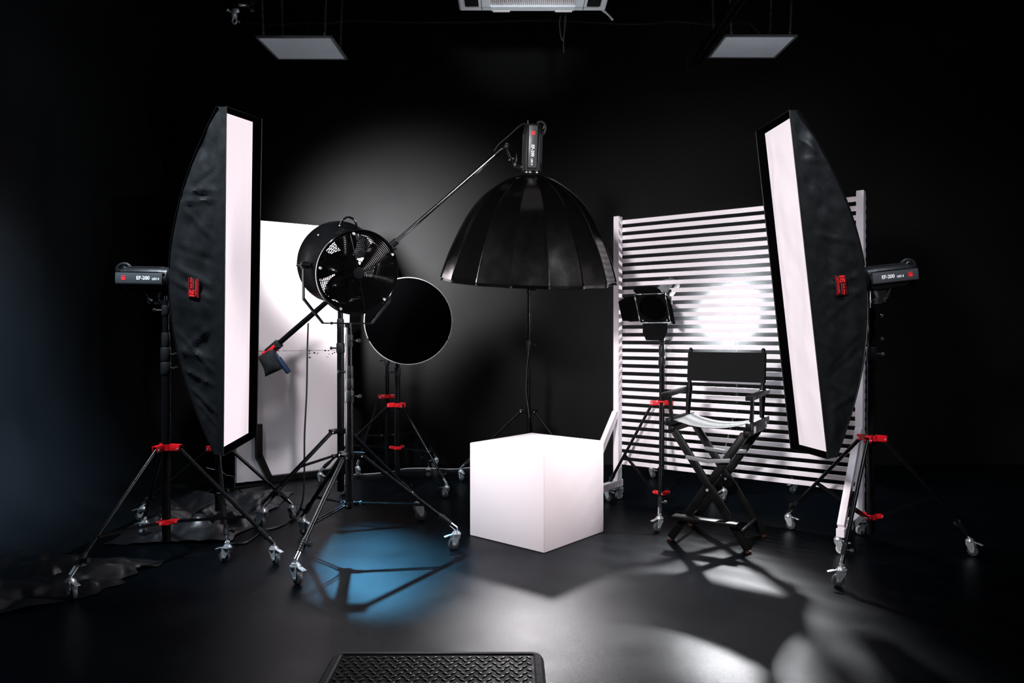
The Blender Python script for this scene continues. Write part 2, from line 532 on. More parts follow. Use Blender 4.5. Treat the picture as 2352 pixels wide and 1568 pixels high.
# ------------------------------------------------------------------ flash heads
def flash_head(label, O, a, up, view, L=0.30, R=0.069, name='flash_head', group='black flash heads', lettering=True, bracket=True,
               cord=None, body_mat='black_plastic'):
    """cylindrical monolight: O is the centre of its front ring, a points out of the front, view is the side that carries the lettering"""
    O, a, up = V(O), V(a).normalized(), V(up)
    up = (up - a * up.dot(a)).normalized()
    s = V(view)
    s = (s - a * s.dot(a) - up * s.dot(up)).normalized()
    root = thing(name, label, 'studio flash', O, group)
    M = axes(O, s, up, a)                       # x: lettered side, y: up, z: forward

    def rad(th, r):
        k = 8
        return r * (1 - 0.035 * (0.5 - 0.5 * math.cos(k * th)))
    n = 64
    prof = [(0.02, -L - 0.004), (R * 0.80, -L), (R * 0.90, -L + 0.012), (R * 0.90, -L + 0.035), (R * 0.97, -L + 0.040), (R, -L + 0.055), (R, -0.05),
            (R * 0.96, -0.044), (R * 0.96, -0.012), (R * 0.88, 0)]
    rows = [[V((rad(2 * PI * k / n, r) * math.cos(2 * PI * k / n), rad(2 * PI * k / n, r) * math.sin(2 * PI * k / n), z)) for k in range(n)] for r, z in prof]
    body = MB().grid(rows, M, close_u=True).build('body', body_mat, root)
    # fine ribs on the top and bottom shells
    rb = MB()
    for k in range(40):
        th = 2 * PI * (k + 0.5) / 40
        if abs(math.cos(th)) > 0.88:
            continue
        p = V((math.cos(th) * R * 0.995, math.sin(th) * R * 0.995, 0))
        rb.tube([M @ (p + V((0, 0, -L + 0.062))), M @ (p + V((0, 0, -0.056)))], 0.0012, 5)
    rb.build('cooling_ribs', body_mat, body)
    # rear vent slots
    vt = MB()
    for k in range(28):
        th = 2 * PI * k / 28
        vt.box((R * 0.9, 0, -L + 0.018), (0.006, 0.004, 0.022), M @ Matrix.Rotation(th, 4, 'Z'))
    vt.build('rear_vents', 'dark_gap', body)
    for sg in (1, -1):
        sp = MB()
        sp.box((sg * (R * 0.985), 0, -L / 2 - 0.006), (0.010, R * 0.86, L - 0.036), M, 0.003)
        sp.build('side_panel', 'grey_plastic', root)
    gr = MB()
    for sg in (1, -1):
        for e in (1, -1):
            gr.box((sg * R * 0.97, e * R * 0.46, -L / 2), (0.012, 0.0035, L - 0.03), M)
    gr.build('panel_groove', 'dark_gap', root)
    # front ring
    MB().lathe([(R * 0.72, -0.006), (R * 1.02, -0.006), (R * 1.02, 0.010), (R * 0.80, 0.012), (R * 0.72, 0.012)], M, 32).build('front_ring', 'black_metal', root)
    MB().lathe([(R * 0.99, 0.002), (R * 1.035, 0.003), (R * 1.035, 0.006), (R * 0.99, 0.007)], M, 32).build('locking_ring', 'chrome', root)
    # loop handle at the rear top
    hd = MB()
    hd.tube([M @ V((0, R * 0.72 + 0.052 * math.sin(t) * 0.62, -L + 0.02 - 0.05 * math.cos(t) * 0.8)) for t in [PI * (-0.25 + 1.5 * k / 14) for k in range(15)]], 0.010, 10)
    hd.build('handle', 'black_plastic', root)
    MB().tube([M @ V((0.0, R * 0.72 + 0.022 * math.sin(t), -L + 0.006 - 0.024 * math.cos(t))) for t in [2 * PI * k / 16 for k in range(16)]], 0.0035, 6, closed=True).build('handle_ring', 'zinc', root)
    if lettering:
        # reading direction on the lettered side: to the viewer's right or downwards
        rd = a if V(a).dot(V((1, 0, -0.8))) > 0 else -a
        tu = s.cross(rd)
        fwd = rd.dot(a) > 0
        base = O + s * (R * 0.985 + 0.0056)

        def place(dist, h=0.0):
            return axes(base - a * dist + tu * h, rd, tu, s)
        t0 = L * 0.56 if fwd else L * 0.24
        mb = MB()
        mb.text('EF-200', 0.027, place(t0), bold=0.0006)
        adv = 0.088
        mb.text('LED II', 0.016, place(t0 + (-adv if fwd else adv), -0.004), bold=0.0004)
        mb.build('model_lettering', 'white_print', root, smooth=0)
        mb = MB()
        Ml = place(L * 0.80)
        # square emblem: a bar on the left, a bar on top, a leaf below
        mb.prism([(-0.012, -0.012), (-0.007, -0.012), (-0.007, 0.013), (-0.012, 0.013)], 0.0006, Ml)
        mb.prism([(-0.0045, 0.008), (0.012, 0.008), (0.012, 0.013), (-0.0045, 0.013)], 0.0006, Ml)
        mb.prism([(-0.0045, -0.012), (0.006, -0.012), (0.012, -0.007), (0.012, 0.002), (0.004, 0.005), (-0.0045, 0.005)], 0.0006, Ml)
        mb.build('emblem', 'red_print', root, smooth=0, label='red square emblem')
    if bracket:
        bk = MB()
        bk.prism([(-0.025, -R), (0.035, -R), (0.022, -R - 0.055), (-0.012, -R - 0.055)], 0.03, M @ Matrix.Translation((0, 0, -0.10)) @ Matrix.Rotation(PI / 2, 4, 'Y') @ Matrix.Translation((0, 0, -0.015)))
        bk.cyl(M @ V((-0.024, -R - 0.055, -0.085)), M @ V((0.024, -R - 0.055, -0.085)), 0.016, n=16)
        bk.build('mount_bracket', 'black_plastic', root)
        lv = MB()
        lv.tube([M @ V((0.026, -R - 0.055 + y, z)) for y, z in ((0, -0.10), (0.012, -0.12), (0.035, -0.135), (0.062, -0.152))], [0.010, 0.010, 0.008, 0.004], 10)
        lv.build('tilt_lever', 'black_plastic', root)
        cb = MB()
        cb.cyl(M @ V((0.0, -R - 0.055, -0.128)), M @ V((0.0, -R - 0.055, -0.045)), 0.007, n=10)
        cb.ball(M @ V((0.012, -R - 0.058, -0.128)), 0.009)
        cb.build('tilt_bolt', 'chrome', root)
    if cord:
        MB().tube(cord, 0.0045, 8).build('power_cord', 'cord_black', root)
    return root, M


def dish_head(label, O, a, up=(0, 0, 1), lit=True, light=None, group='black flash heads'):
    """flash head with a round metal reflector, lit tube inside"""
    root, M = flash_head(label, O, a, up, V(up).cross(V(a)), lettering=False, group=group)
    mb = MB()
    mb.lathe([(0.055, 0.0), (0.062, 0.02), (0.085, 0.07), (0.100, 0.12), (0.103, 0.122), (0.101, 0.125), (0.097, 0.121), (0.082, 0.072), (0.058, 0.022), (0.050, 0.004)], M, 36)
    mb.build('reflector_dish', 'black_metal', root)
    MB().lathe([(0.0005, 0.055), (0.03, 0.052), (0.05, 0.040), (0.056, 0.022)], M, 28).build('flash_tube', 'lamp_glass', root)
    if light:
        kw = dict(light)
        e = kw.pop('energy')
        aim = kw.pop('aim', a)
        lamp('flash_light', kw.pop('kind', 'SPOT'), M @ V((0, 0, 0.135)), aim, e, root, **kw)
    return root


# ------------------------------------------------------------------ strip softboxes
def softbox(label, C, n, up, near, Lv=0.90, Lu=0.20, D=0.40, seed=1, tag_flip=False, energy=20.0):
    """strip box: C front centre, n facing, up long axis, near: the sideways direction turned to the camera"""
    C, n = V(C), V(n).normalized()
    up = V(up)
    v = (up - n * up.dot(n)).normalized()
    u = n.cross(v)
    if u.dot(V(near)) < 0:
        u = -u                                    # u points to the side seen from the camera
    root = thing('strip_softbox', label, 'softbox', C, 'black strip softboxes')
    ru, rv, rec = 0.085, 0.085, 0.046

    def P(uu, vv, nn):
        return C + u * uu + v * vv + n * nn

    def rod(t):
        """back rod: half width and depth at signed height t in -1..1"""
        q = 1 - abs(t) ** 1.95
        return Lu - 0.008 - (Lu - 0.008 - ru) * q ** 0.9, rec + 0.004 + (D - rec - 0.004) * q

    NT, NS = 120, 20
    ts = [-1 + 2 * k / NT for k in range(NT + 1)]
    random.seed(seed)
    creases = [(random.uniform(-0.8, 0.8), random.uniform(-0.3, 0.3), random.uniform(0.005, 0.011)) for _ in range(13)]
    for side in (1, -1):
        rows = []
        for t in ts:
            hw, dp = rod(t)
            row = []
            for k in range(NS + 1):
                q = k / NS
                edge = 4 * q * (1 - q)
                uu = Lu + (hw - Lu) * q
                nn = -dp * q
                vv = t * Lv
                wob = 0.016 * noise.noise(V((vv * 5.0 + seed * 7, nn * 9.0, side))) + 0.008 * noise.noise(V((vv * 14.0, nn * 16.0 + seed, 3.0 * side)))
                for (t0, sl, am) in creases:
                    x = (t - t0 - sl * (q - 0.5)) / 0.016
                    wob += am * math.exp(-x * x) * (1 if am > 0.006 else -1)
                ends = min(1, (1 - abs(t)) * 6)
                uu += (edge ** 0.7 * 0.004 + wob * min(1, max(0, (q - 0.14) * 5)) * min(1, (1 - q) * 5)) * ends
                row.append(P(side * uu, vv, nn))
            rows.append(row)
        sd = MB().grid(rows)
        sd.build('side_fabric', 'fabric_black', root)
    rows = []
    for t in ts:
        hw, dp = rod(t)
        rows.append([P(hw * (-1 + 2 * k / 8), t * Lv, -dp - 0.004 * (1 - (-1 + 2 * k / 8) ** 2)) for k in range(9)])
    MB().grid(rows).build('back_fabric', 'fabric_black', root)
    # curved rods sewn along the back edges
    for su in (1, -1):
        for sv in (1, -1):
            MB().tube([P(su * (rod(t)[0] + 0.002), t * Lv, -rod(t)[1]) for t in [sv * (0.08 + 0.92 * k / 24) for k in range(25)]], 0.0045, 7).build('rod', 'black_metal', root)
    # lip around the recessed diffuser
    lp = MB()
    rng = [(-1, -1), (1, -1), (1, 1), (-1, 1)]
    ring = lambda e, nn: [P(a * (Lu + e), b * (Lv + e), nn) for a, b in rng]
    lp.grid([ring(0.0, -0.002), ring(0.003, 0.0), ring(-0.002, 0.002), ring(-0.006, 0.0), ring(-0.022, -rec)], close_u=True)
    lp.build('front_lip', 'velvet_black', root, smooth=0)
    for sv in (1, -1):
        MB().grid([[P(-Lu, sv * Lv, -0.002), P(Lu, sv * Lv, -0.002)], [P(-Lu + 0.008, sv * Lv, -rec - 0.004), P(Lu - 0.008, sv * Lv, -rec - 0.004)]]).build('end_fabric', 'fabric_black', root)
    MB().tube([P(a * (Lu + 0.001), b * (Lv + 0.001), 0.001) for a, b in rng for _ in (0,)] , 0.004, 6, closed=True).build('edge_piping', 'fabric_black', root)
    # white diffuser cloth with slack folds
    rows = []
    NU, NV = 26, 110
    for j in range(NV + 1):
        b = -1 + 2 * j / NV
        row = []
        for i in range(NU + 1):
            a = -1 + 2 * i / NU
            inn = (1 - a ** 4) * (1 - b ** 8)
            z = 0.016 * noise.noise(V((a * 1.2 + seed, b * 3.6, 0.3))) + 0.006 * noise.noise(V((a * 2.4 + b * 3, b * 9 + seed, 1.7)))
            z += 0.007 * math.exp(-((a + 0.72 - 0.10 * math.sin(b * 7 + seed)) / 0.14) ** 2)
            z += 0.0015 * noise.noise(V((a * 3, b * 60, 2)))
            row.append(P(a * (Lu - 0.020), b * (Lv - 0.020), -rec + 0.006 + z * inn))
        rows.append(row)
    MB().grid(rows).build('diffuser', 'diffuser_left' if seed == 3 else 'diffuser_right', root, label='white diffuser cloth')
    # speed ring
    MB().lathe([(0.05, -0.01), (0.088, -0.01), (0.088, 0.012), (0.05, 0.012)], axes(P(0, 0, -D - 0.006), u, v, n), 28).build('speed_ring', 'black_metal', root)
    # woven tag on the near side, lettered along the long axis
    tq, tv = 0.50, -0.02
    hw, dp = rod(0)
    hw2 = Lu + (hw - Lu) * tq
    side_n = V((u * dp + n * (hw - Lu) * -1)).normalized()
    side_n = (u * dp - n * (Lu - hw) * 1.0).normalized()
    rd = -v if tag_flip else v
    tc = P(hw2, tv * Lv, -dp * tq) + side_n * 0.016
    x = rd
    y = side_n.cross(x).normalized()
    T = axes(tc, x, y, side_n)
    TW, TH = 0.106, 0.075
    tg = MB().box((0, 0, 0), (TW, TH, 0.002), T, 0.0005).build('woven_tag', 'fabric_black', root)
    for e in (1, -1):
        MB().box((0, e * (TH / 2 - 0.002), 0.0013), (TW, 0.0022 if tag_flip else 0.0045, 0.0006), T).build('tag_border', 'dark_red_print', tg, smooth=0)
    lg = MB()
    LS = axes(tc + x * (-TW / 2 + 0.022) + y * (0.012), x, y, side_n)
    q = 0.018
    lg.prism([(-q, -q), (-q * 0.45, -q), (-q * 0.45, q), (-q, q)], 0.0016, LS)
    lg.prism([(-q * 0.25, q * 0.45), (q, q * 0.45), (q, q), (-q * 0.25, q)], 0.0016, LS)
    lg.prism([(-q * 0.25, q * 0.25), (-q * 0.25, -q * 0.9), (q * 0.25, -q * 0.55), (q * 0.6, -q * 0.1), (q * 0.8, q * 0.25)], 0.0016, LS)
    lg.prism([(0, -q), (q, -q), (q, q * 0.25), (q * 0.8, -q * 0.3), (q * 0.45, -q * 0.75)], 0.0016, LS)
    lg.build('tag_emblem', 'red_print', tg, smooth=0, label='red square emblem')
    tx = MB()
    tx.text('Soft Box', 0.017, axes(tc + x * (-TW / 2 + 0.046) + y * 0.018 + side_n * 0.001, x, y, side_n), bold=0.0004)
    # the small lines are too fine to read in the photograph: short woven strokes
    for (x0, x1, yy, hh) in ((0.046, 0.100, 0.003, 0.006), (0.010, 0.092, -0.015, 0.0075), (0.004, 0.100, -0.025, 0.006)):
        xx = x0
        while xx < x1:
            ww = random.uniform(0.0012, 0.0030)
            tx.box((xx - TW / 2 + ww / 2, yy, 0.0013), (ww, hh * random.uniform(0.6, 1.0), 0.0004), T)
            xx += ww + random.uniform(0.0006, 0.0014)
    tx.build('tag_lettering', 'red_print', tg, smooth=0)
    lamp('softbox_light', 'AREA', P(0, 0, 0.004), n, energy, root, color=(1.0, 0.955, 0.985), shape='RECTANGLE', size=Lu * 1.9, size_y=Lv * 1.95, spread=2.0).rotation_euler = axes(C, v.cross(-n), v, -n).to_euler()
    return root, P


# left softbox, its head and stand
RL = math.radians(4.6)
nL = V((math.cos(RL), -0.10, -math.sin(RL))).normalized()
upL = V((math.sin(RL), -0.14, math.cos(RL)))
CL = V((-1.474, 4.05, 1.522))
sbL, PL = softbox('tall black strip softbox at left with white face turned right', CL, nL, upL, (0, -1, 0), Lv=0.908, D=0.375, seed=3, energy=P_STRIP_L)
hdL, ML = flash_head('black flash head behind the left strip softbox on the leftmost stand', PL(0, 0, -0.40), V((1, -0.06, -0.02)), (0, 0, 1), (0, -1, 0))
stL, cL = tripod('rolling stand with red clamps carrying the left strip softbox',
                 [floor_at(163, 1377), floor_at(632, 1296), floor_at(326, 1230)], 0.632, 0.222, 0.255,
                 [(0.115, 1.04, 0.0225), (1.0, 1.44, 0.0165)], couplers=[(1.03, 1.10, 0.027, 1), (1.102, 1.18, 0.0265, 1), (1.182, 1.26, 0.022, 0), (1.355, 1.41, 0.021, -1)],
                 spigot=(1.40, 1.462), headings=(2.6, 2.6, -0.3), center=(-1.90, 4.06, 0))

# right softbox, tilted over to the left
RR = math.radians(6.5)
nR = V((-math.cos(RR), -0.12, -math.sin(RR))).normalized()
upR = V((-math.sin(RR), 0, math.cos(RR)))
CR = V((1.502, 3.995, 1.502))
sbR, PR = softbox('tall black strip softbox at right leaning left before the slatted screen', CR, nR, upR, (0, -1, 0), Lu=0.192, D=0.385, seed=8, tag_flip=True, energy=P_STRIP_R)
hdR, MR = flash_head('black flash head behind the right strip softbox on the rightmost stand', PR(0, 0, -0.41), nR, V((0, 0, 1)), (0, -1, 0))
stR, cR = tripod('rolling stand with red clamps carrying the right strip softbox',
                 [floor_at(1927, 1347), floor_at(1818, 1216), floor_at(2238, 1278)], 0.668, 0.225, 0.34,
                 [(0.13, 1.14, 0.0215), (1.1, 1.40, 0.0165)], couplers=[(1.10, 1.18, 0.027, 1), (1.19, 1.26, 0.023, 1), (1.33, 1.38, 0.021, 1)],
                 spigot=(1.38, 1.50), headings=(-0.2, 2.5, 2.3), center=(2.02, 4.16, 0))

# stand hidden behind the left softbox; its head lights the back wall and the foam board
stF, cF = tripod('rolling stand half hidden behind the left strip softbox', [floor_at(514, 1291), floor_at(672, 1192), floor_at(320, 1196)],
                 0.52, 0.24, 0.26, [(0.12, 1.2, 0.020), (1.15, 1.99, 0.016)], couplers=[(1.12, 1.2, 0.025, 1)], low_mat='black_metal', headings=(-0.1, -2.0, 0.2), center=(-1.885, 4.74, 0))
HF = V((-1.83, 4.80, 2.12))
aF = (V((-1.12, 7.1, 1.95)) - HF).normalized()
MB().bar((-1.885, 4.74, 1.98), (-1.84, 4.77, 2.06), 0.03, 0.03, r=0.004).build('head_bracket', 'black_metal', stF)
dish_head('black flash head hidden behind the left softbox facing the back wall', HF, aF,
          light=dict(energy=P_WALL, color=(1.0, 0.98, 1.0), spot_size=math.radians(64), spot_blend=1.0, shadow_soft_size=0.25))

# ------------------------------------------------------------------ deep umbrella softbox on its boom
APEX = at(1221, 404, 4.85)
tl = math.radians(8.5)
aU = V((-0.03, math.sin(tl), -math.cos(tl))).normalized()
uU = V((1, 0, 0))
uU = (uU - aU * uU.dot(aU)).normalized()
vU = aU.cross(uU)
um = thing('umbrella_softbox', 'deep black umbrella softbox hanging face down over the white cube', 'softbox', APEX)
PROF = [(0.052, 0.0), (0.10, 0.012), (0.16, 0.034), (0.245, 0.086), (0.335, 0.162), (0.410, 0.262), (0.478, 0.392), (0.535, 0.522), (0.577, 0.648)]


def smooth_prof(P, sub=4):
    out = []
    for i in range(len(P) - 1):
        p0, p1, p2, p3 = P[max(i - 1, 0)], P[i], P[i + 1], P[min(i + 2, len(P) - 1)]
        for k in range(sub):
            t = k / sub
            out.append(tuple(0.5 * (2 * p1[c] + (p2[c] - p0[c]) * t + (2 * p0[c] - 5 * p1[c] + 4 * p2[c] - p3[c]) * t * t + (3 * p1[c] - p0[c] - 3 * p2[c] + p3[c]) * t ** 3) for c in (0, 1)))
    out.append(P[-1])
    return out


PR2 = smooth_prof(PROF)
NR = 16


def up_pt(th, r, h):
    return APEX + uU * (r * math.cos(th)) + vU * (r * math.sin(th)) + aU * h


def canopy_rows(prof, off, seg=6, sag=0.0):
    rows = []
    for (r, h) in prof:
        row = []
        for k in range(NR):
            t0, t1 = 2 * PI * (k + 0.5) / NR, 2 * PI * (k + 1.5) / NR
            for s in range(seg):
                q = s / seg
                p = up_pt(t0, r + off, h) * (1 - q) + up_pt(t1, r + off, h) * q
                wv = 0.004 * noise.noise(V((k * 3.1, q * 2, h * 6))) * 4 * q * (1 - q)
                p = p + (p - (APEX + aU * h)).normalized() * (wv - sag * 4 * q * (1 - q) * r)
                row.append(p)
        rows.append(row)
    return rows


lip = [(0.579, 0.655), (0.583, 0.672), (0.577, 0.690), (0.570, 0.693)]
MB().grid(canopy_rows(PR2 + lip, 0.0, sag=0.006), close_u=True).build('canopy', 'satin_black', um, smooth=18)
MB().grid(canopy_rows([(r - 0.008, h + 0.003) for r, h in PR2], 0.0, sag=0.006), close_u=True).build('inner_lining', 'lining_silver', um)
for k in range(NR):
    th = 2 * PI * (k + 0.5) / NR
    rb = MB().tube([up_pt(th, r + 0.0015, h) for r, h in PR2 + lip[:2]], 0.004, 6).build('rib', 'satin_black', um)
    MB().ball(up_pt(th, 0.583, 0.685), 0.0085, 8).build('rib_tip', 'black_plastic', rb)
MB().lathe([(0.03, -0.016), (0.062, -0.014), (0.066, -0.002), (0.058, 0.012), (0.03, 0.014)], axes(APEX, uU, vU, aU), 28).build('hub', 'black_metal', um)
HO = APEX - aU * 0.022
cord = [HO - aU * 0.30 + V((-0.035, 0, 0.0)), HO - aU * 0.325 + V((-0.035, 0, 0)), at(1213, 287, 4.86), at(1203, 285, 4.86), at(1190, 293, 4.86), at(1170, 312, 4.87), at(1145, 333, 4.88), at(1135, 348, 4.90)]
hdU, MU = flash_head('upright black flash head on top of the umbrella softbox', HO, aU, (1, 0, 0), (0, -1, 0), cord=cord, bracket=False, R=0.066)
lamp('umbrella_light', 'SPOT', APEX + aU * 0.22, aU, P_UMBRELLA, um, color=(1, 0.97, 0.99), spot_size=math.radians(140), spot_blend=0.5, shadow_soft_size=0.10)

# boom stand
feetG = [floor_at(596, 1213), floor_at(966, 1196), floor_at(787, 1136)]
stG, cG = tripod('heavy black boom stand behind the drum fan', feetG, 0.575, 0.40, 0.36, [(0.15, 1.30, 0.024), (1.25, 1.50, 0.019)],
                 hub_mat='black_metal', leg_r=0.014, big=1.35, headings=(-0.4, -2.6, -0.6), center=(-1.205, 5.2, 0), group=None, name='boom_stand',
                 couplers=[(1.12, 1.19, 0.029, -1), (1.30, 1.36, 0.025, -1), (1.44, 1.50, 0.024, 1)])
B_TOP = at(1150, 346, 4.90)
B_PIV = V((-1.205, 5.13, 0)) + V((0, 0, 1.545))
bd = (B_TOP - B_PIV).normalized()
B_LOW = B_PIV - bd * 0.72
bm_ = MB()
bm_.cyl(B_LOW, B_PIV + bd * 0.52, 0.0185, n=18)
boom = bm_.build('boom_tube', 'black_metal', stG)
MB().cyl(B_PIV + bd * 0.50, B_TOP, 0.0125, n=16).build('boom_extension', 'dark_chrome', stG)
cl = MB().cyl(B_PIV + bd * 0.47, B_PIV + bd * 0.55, 0.023, n=18)
knob_on(cl, B_PIV + bd * 0.51 + V((0.0, -0.02, -0.01)), (0.5, -0.4, -0.7), 0.9)
cl.build('boom_clamp', 'black_plastic', stG)
pv = MB().box((0, 0, 0), (0.07, 0.075, 0.09), basis(B_PIV + V((0, 0.01, 0)), bd), 0.012)
pv.cyl(B_PIV + V((0, -0.05, 0)), B_PIV + V((0, 0.09, 0)), 0.02)
pv.cyl((cG.x, cG.y, 1.48), (cG.x, cG.y - 0.05, 1.54), 0.02)
pv.build('boom_pivot', 'black_plastic', stG)
jt = MB()
jt.cyl(B_TOP - bd * 0.05, B_TOP + bd * 0.012, 0.0175)
k1 = at(1163, 338, 4.90)
jt.bar(B_TOP, k1, 0.024, 0.03, r=0.006)
jt.cyl(k1 + V((0, -0.02, 0)), k1 + V((0, 0.02, 0)), 0.017)
k2, k3 = at(1176, 367, 4.89), at(1183, 380, 4.88)
jt.cyl(k1, k2, 0.0135)
jt.cyl(k2, k3, 0.0075)
jt.cyl(k3 + V((0, -0.016, 0)), k3 + V((0, 0.016, 0)), 0.013)
k4 = at(1201, 386, 4.86)
jt.bar(k3, k4, 0.012, 0.028, r=0.004)
jt.build('boom_joint', 'black_metal', stG)
ch = MB()
ch.cyl(k1 + V((0, -0.027, 0)), k1 + V((0, -0.019, 0)), 0.008, n=12)
ch.tube([k1 + V((0.020 * math.cos(t), -0.004, 0.020 * math.sin(t))) for t in [-0.6 + 2.4 * k / 8 for k in range(9)]], 0.004, 7)
for q in (0.008, -0.012):
    ch.ball(k2 + V((q * 1.2, -0.012, q * 0.5)), 0.008, 10)
ch.cyl(k3 + V((0, -0.022, 0)), k3 + V((0, -0.015, 0)), 0.008, n=12)
ch.tube([k3 + V((0.002, -0.005, -0.014)), k4 + V((0, -0.005, -0.004))], 0.004, 7)
ch.build('joint_hardware', 'chrome', stG)
lv = MB().tube([k3, k3 + V((0.012, -0.01, 0.03)), k3 + V((0.010, -0.01, 0.075))], [0.009, 0.011, 0.003], 9)
lv.build('tilt_lever', 'black_plastic', stG)
gp = at(643, 800, 5.30)
gq = B_PIV + bd * (gp - B_PIV).dot(bd)
cl2 = MB().box((0, 0, 0), (0.056, 0.056, 0.12), basis(gq, bd), 0.008)
knob_on(cl2, gq + V((0.03, -0.02, 0.0)), (0.5, -0.6, 0.3), 0.8)
cl2.build('grip_clamp', 'black_plastic', stG)
g0, g1 = gq + V((0.012, -0.02, -0.035)), gq + V((0.115, -0.03, -0.175))
MB().tube([g0, g0 + (g1 - g0) * 0.25, g0 + (g1 - g0) * 0.28, g1 - (g1 - g0) * 0.05, g1], [0.012, 0.012, 0.019, 0.020, 0.017], 14).build('grip_handle', 'grip_blue', stG, label='dark blue grip handle')

# sandbag slung from the low end of the boom
sb0 = B_LOW + bd * 0.02
bag = thing('sandbag', 'black sandbag with red strap slung from the low boom end', 'sandbag', sb0)
rows = []
c00, c10, c11, c01 = V((-0.05, -0.03, -0.02)), V((0.075, -0.03, 0.065)), V((0.135, -0.035, -0.095)), V((0.005, -0.035, -0.155))
for sgn in (1, -1):
    rows = []
    for j in range(11):
        q = j / 10
        row = []
        for i in range(11):
            p = i / 10
            b = (c00 * (1 - p) + c10 * p) * (1 - q) + (c01 * (1 - p) + c11 * p) * q
            puff = (16 * p * (1 - p) * q * (1 - q)) ** 0.55
            pin = 0.018 * math.sin(PI * q) * (1 - 2 * p) + 0.0
            b = b + V((pin * 0.8, 0, -pin * 0.3))
            b.y += sgn * (0.004 + 0.032 * puff + 0.008 * noise.noise(V((p * 4, q * 4, sgn))) * puff)
            row.append(sb0 + b)
        rows.append(row)
    if sgn == 1:
        first = rows
mbb = MB().grid(first).grid(rows)
edge = lambda R: R[0] + [r[-1] for r in R[1:]] + R[-1][-2::-1] + [r[0] for r in R[-2:0:-1]]
mbb.grid([edge(first), edge(rows)], close_u=True)
mbb.build('bag', 'sandbag_cloth', bag)
stp = MB()
n_ = bd.cross(V((0, -1, 0))).normalized()
stp.grid([[sb0 + bd * (t) + V((0, math.cos(a) * 0.030, 0)) + n_ * (math.sin(a) * 0.030) for a in [2 * PI * k / 16 for k in range(16)]] for t in (-0.015, 0.10)], close_u=True)
stp.grid([[sb0 + bd * (-0.02) + V((0, -0.036, -0.012)), sb0 + bd * 0.105 + V((0, -0.036, -0.012))], [sb0 + c00 + V((-0.002, -0.010, -0.012)), sb0 + c10 + V((0.004, -0.010, -0.012))]])
stp.build('strap', 'red_strap', bag, label='red strap')

# ------------------------------------------------------------------ drum fan on its stand
feetH = [floor_at(682, 1343), floor_at(1041, 1262), floor_at(699, 1231)]
stH, cH = tripod('black rolling stand carrying the drum fan', feetH, 0.557, 0.275, 0.262, [(0.25, 1.06, 0.0235), (1.0, 1.31, 0.0185)],
                 hub_mat='black_metal', leg_r=0.0125, big=1.1, headings=(2.5, 0.4, 2.7), center=(-0.935, 4.25, 0), group='rolling light stands',
                 couplers=[(0.86, 0.93, 0.028, 1), (0.94, 1.00, 0.026, 0), (1.00, 1.07, 0.024, -1), (1.18, 1.25, 0.023, 1)])
FC = at(799, 614, 4.25)
az, el = math.radians(34), math.radians(15)
aF2 = V((math.sin(az) * math.cos(el), -math.cos(az) * math.cos(el), -math.sin(el)))
fan = thing('drum_fan', 'round black drum fan with wire grille on a yoke', 'fan', FC)
MF = basis(FC, aF2)
FR = 0.222
MFp = [(FR + 0.016, 0.165), (FR + 0.020, 0.160), (FR + 0.018, 0.150), (FR + 0.006, 0.145), (FR - 0.004, 0.12), (FR - 0.010, 0.06), (FR - 0.008, 0.0), (FR + 0.002, -0.06), (FR + 0.016, -0.12), (FR + 0.022, -0.150),
       (FR + 0.021, -0.165), (FR + 0.014, -0.172), (FR + 0.008, -0.165), (FR + 0.008, -0.14), (FR - 0.008, -0.06), (FR - 0.018, 0.0), (FR - 0.020, 0.06), (FR - 0.010, 0.13), (FR + 0.008, 0.158), (FR + 0.016, 0.165)]
MB().lathe(MFp, MF, 72).build('housing', 'black_gloss', fan, smooth=50)


def grille(z, bulge, rings, spokes, name, r_in, phase):
    mb = MB()
    for k in range(rings):
        r = r_in + (FR - r_in) * k / (rings - 1)
        zz = z + bulge * (1 - (r / FR) ** 2)
        mb.tube([MF @ V((r * math.cos(2 * PI * i / 56), r * math.sin(2 * PI * i / 56), zz)) for i in range(56)], 0.0022, 5, closed=True)
    for s in range(spokes):
        th = phase + 2 * PI * s / spokes
        mb.tube([MF @ V((r * math.cos(th), r * math.sin(th), z + bulge * (1 - (r / FR) ** 2) - 0.002)) for r in [r_in + (FR - r_in) * k / 8 for k in range(9)]], 0.0022, 5)
    return mb.build(name, 'black_gloss', fan)


grille(0.152, 0.016, 20, 8, 'front_grille', 0.034, 0.3)
grille(-0.150, -0.02, 20, 8, 'rear_grille', 0.06, 0.1)
MB().lathe([(0.0005, 0.178), (0.026, 0.177), (0.033, 0.174), (0.036, 0.166), (0.034, 0.160)], MF, 32).build('grille_badge', 'matte_black', fan)
MB().lathe([(0.0005, -0.12), (0.075, -0.12), (0.078, -0.02), (0.055, 0.0), (0.05, 0.055), (0.045, 0.066), (0.0005, 0.07)], MF, 28).build('motor', 'black_gloss', fan)
for b in range(5):
    rows = []
    for i in range(9):
        r = 0.045 + (0.198 - 0.045) * i / 8
        wdt = 0.30 + 0.62 * math.sin(PI * (0.15 + 0.62 * i / 8))
        tw = 0.045 - 0.022 * i / 8
        row = []
        for k in range(7):
            q = -1 + 2 * k / 6
            th = 2 * PI * b / 5 + q * wdt * 0.5 + 0.25 * i / 8 + 0.35
            row.append(MF @ V((r * math.cos(th), r * math.sin(th), 0.035 + tw * q + 0.012 * (1 - q * q))))
        rows.append(row)
    back = [[p + aF2 * -0.003 for p in r] for r in rows]
    MB().grid(rows).grid(back, flip=True).build('fan_blade', 'black_gloss', fan)
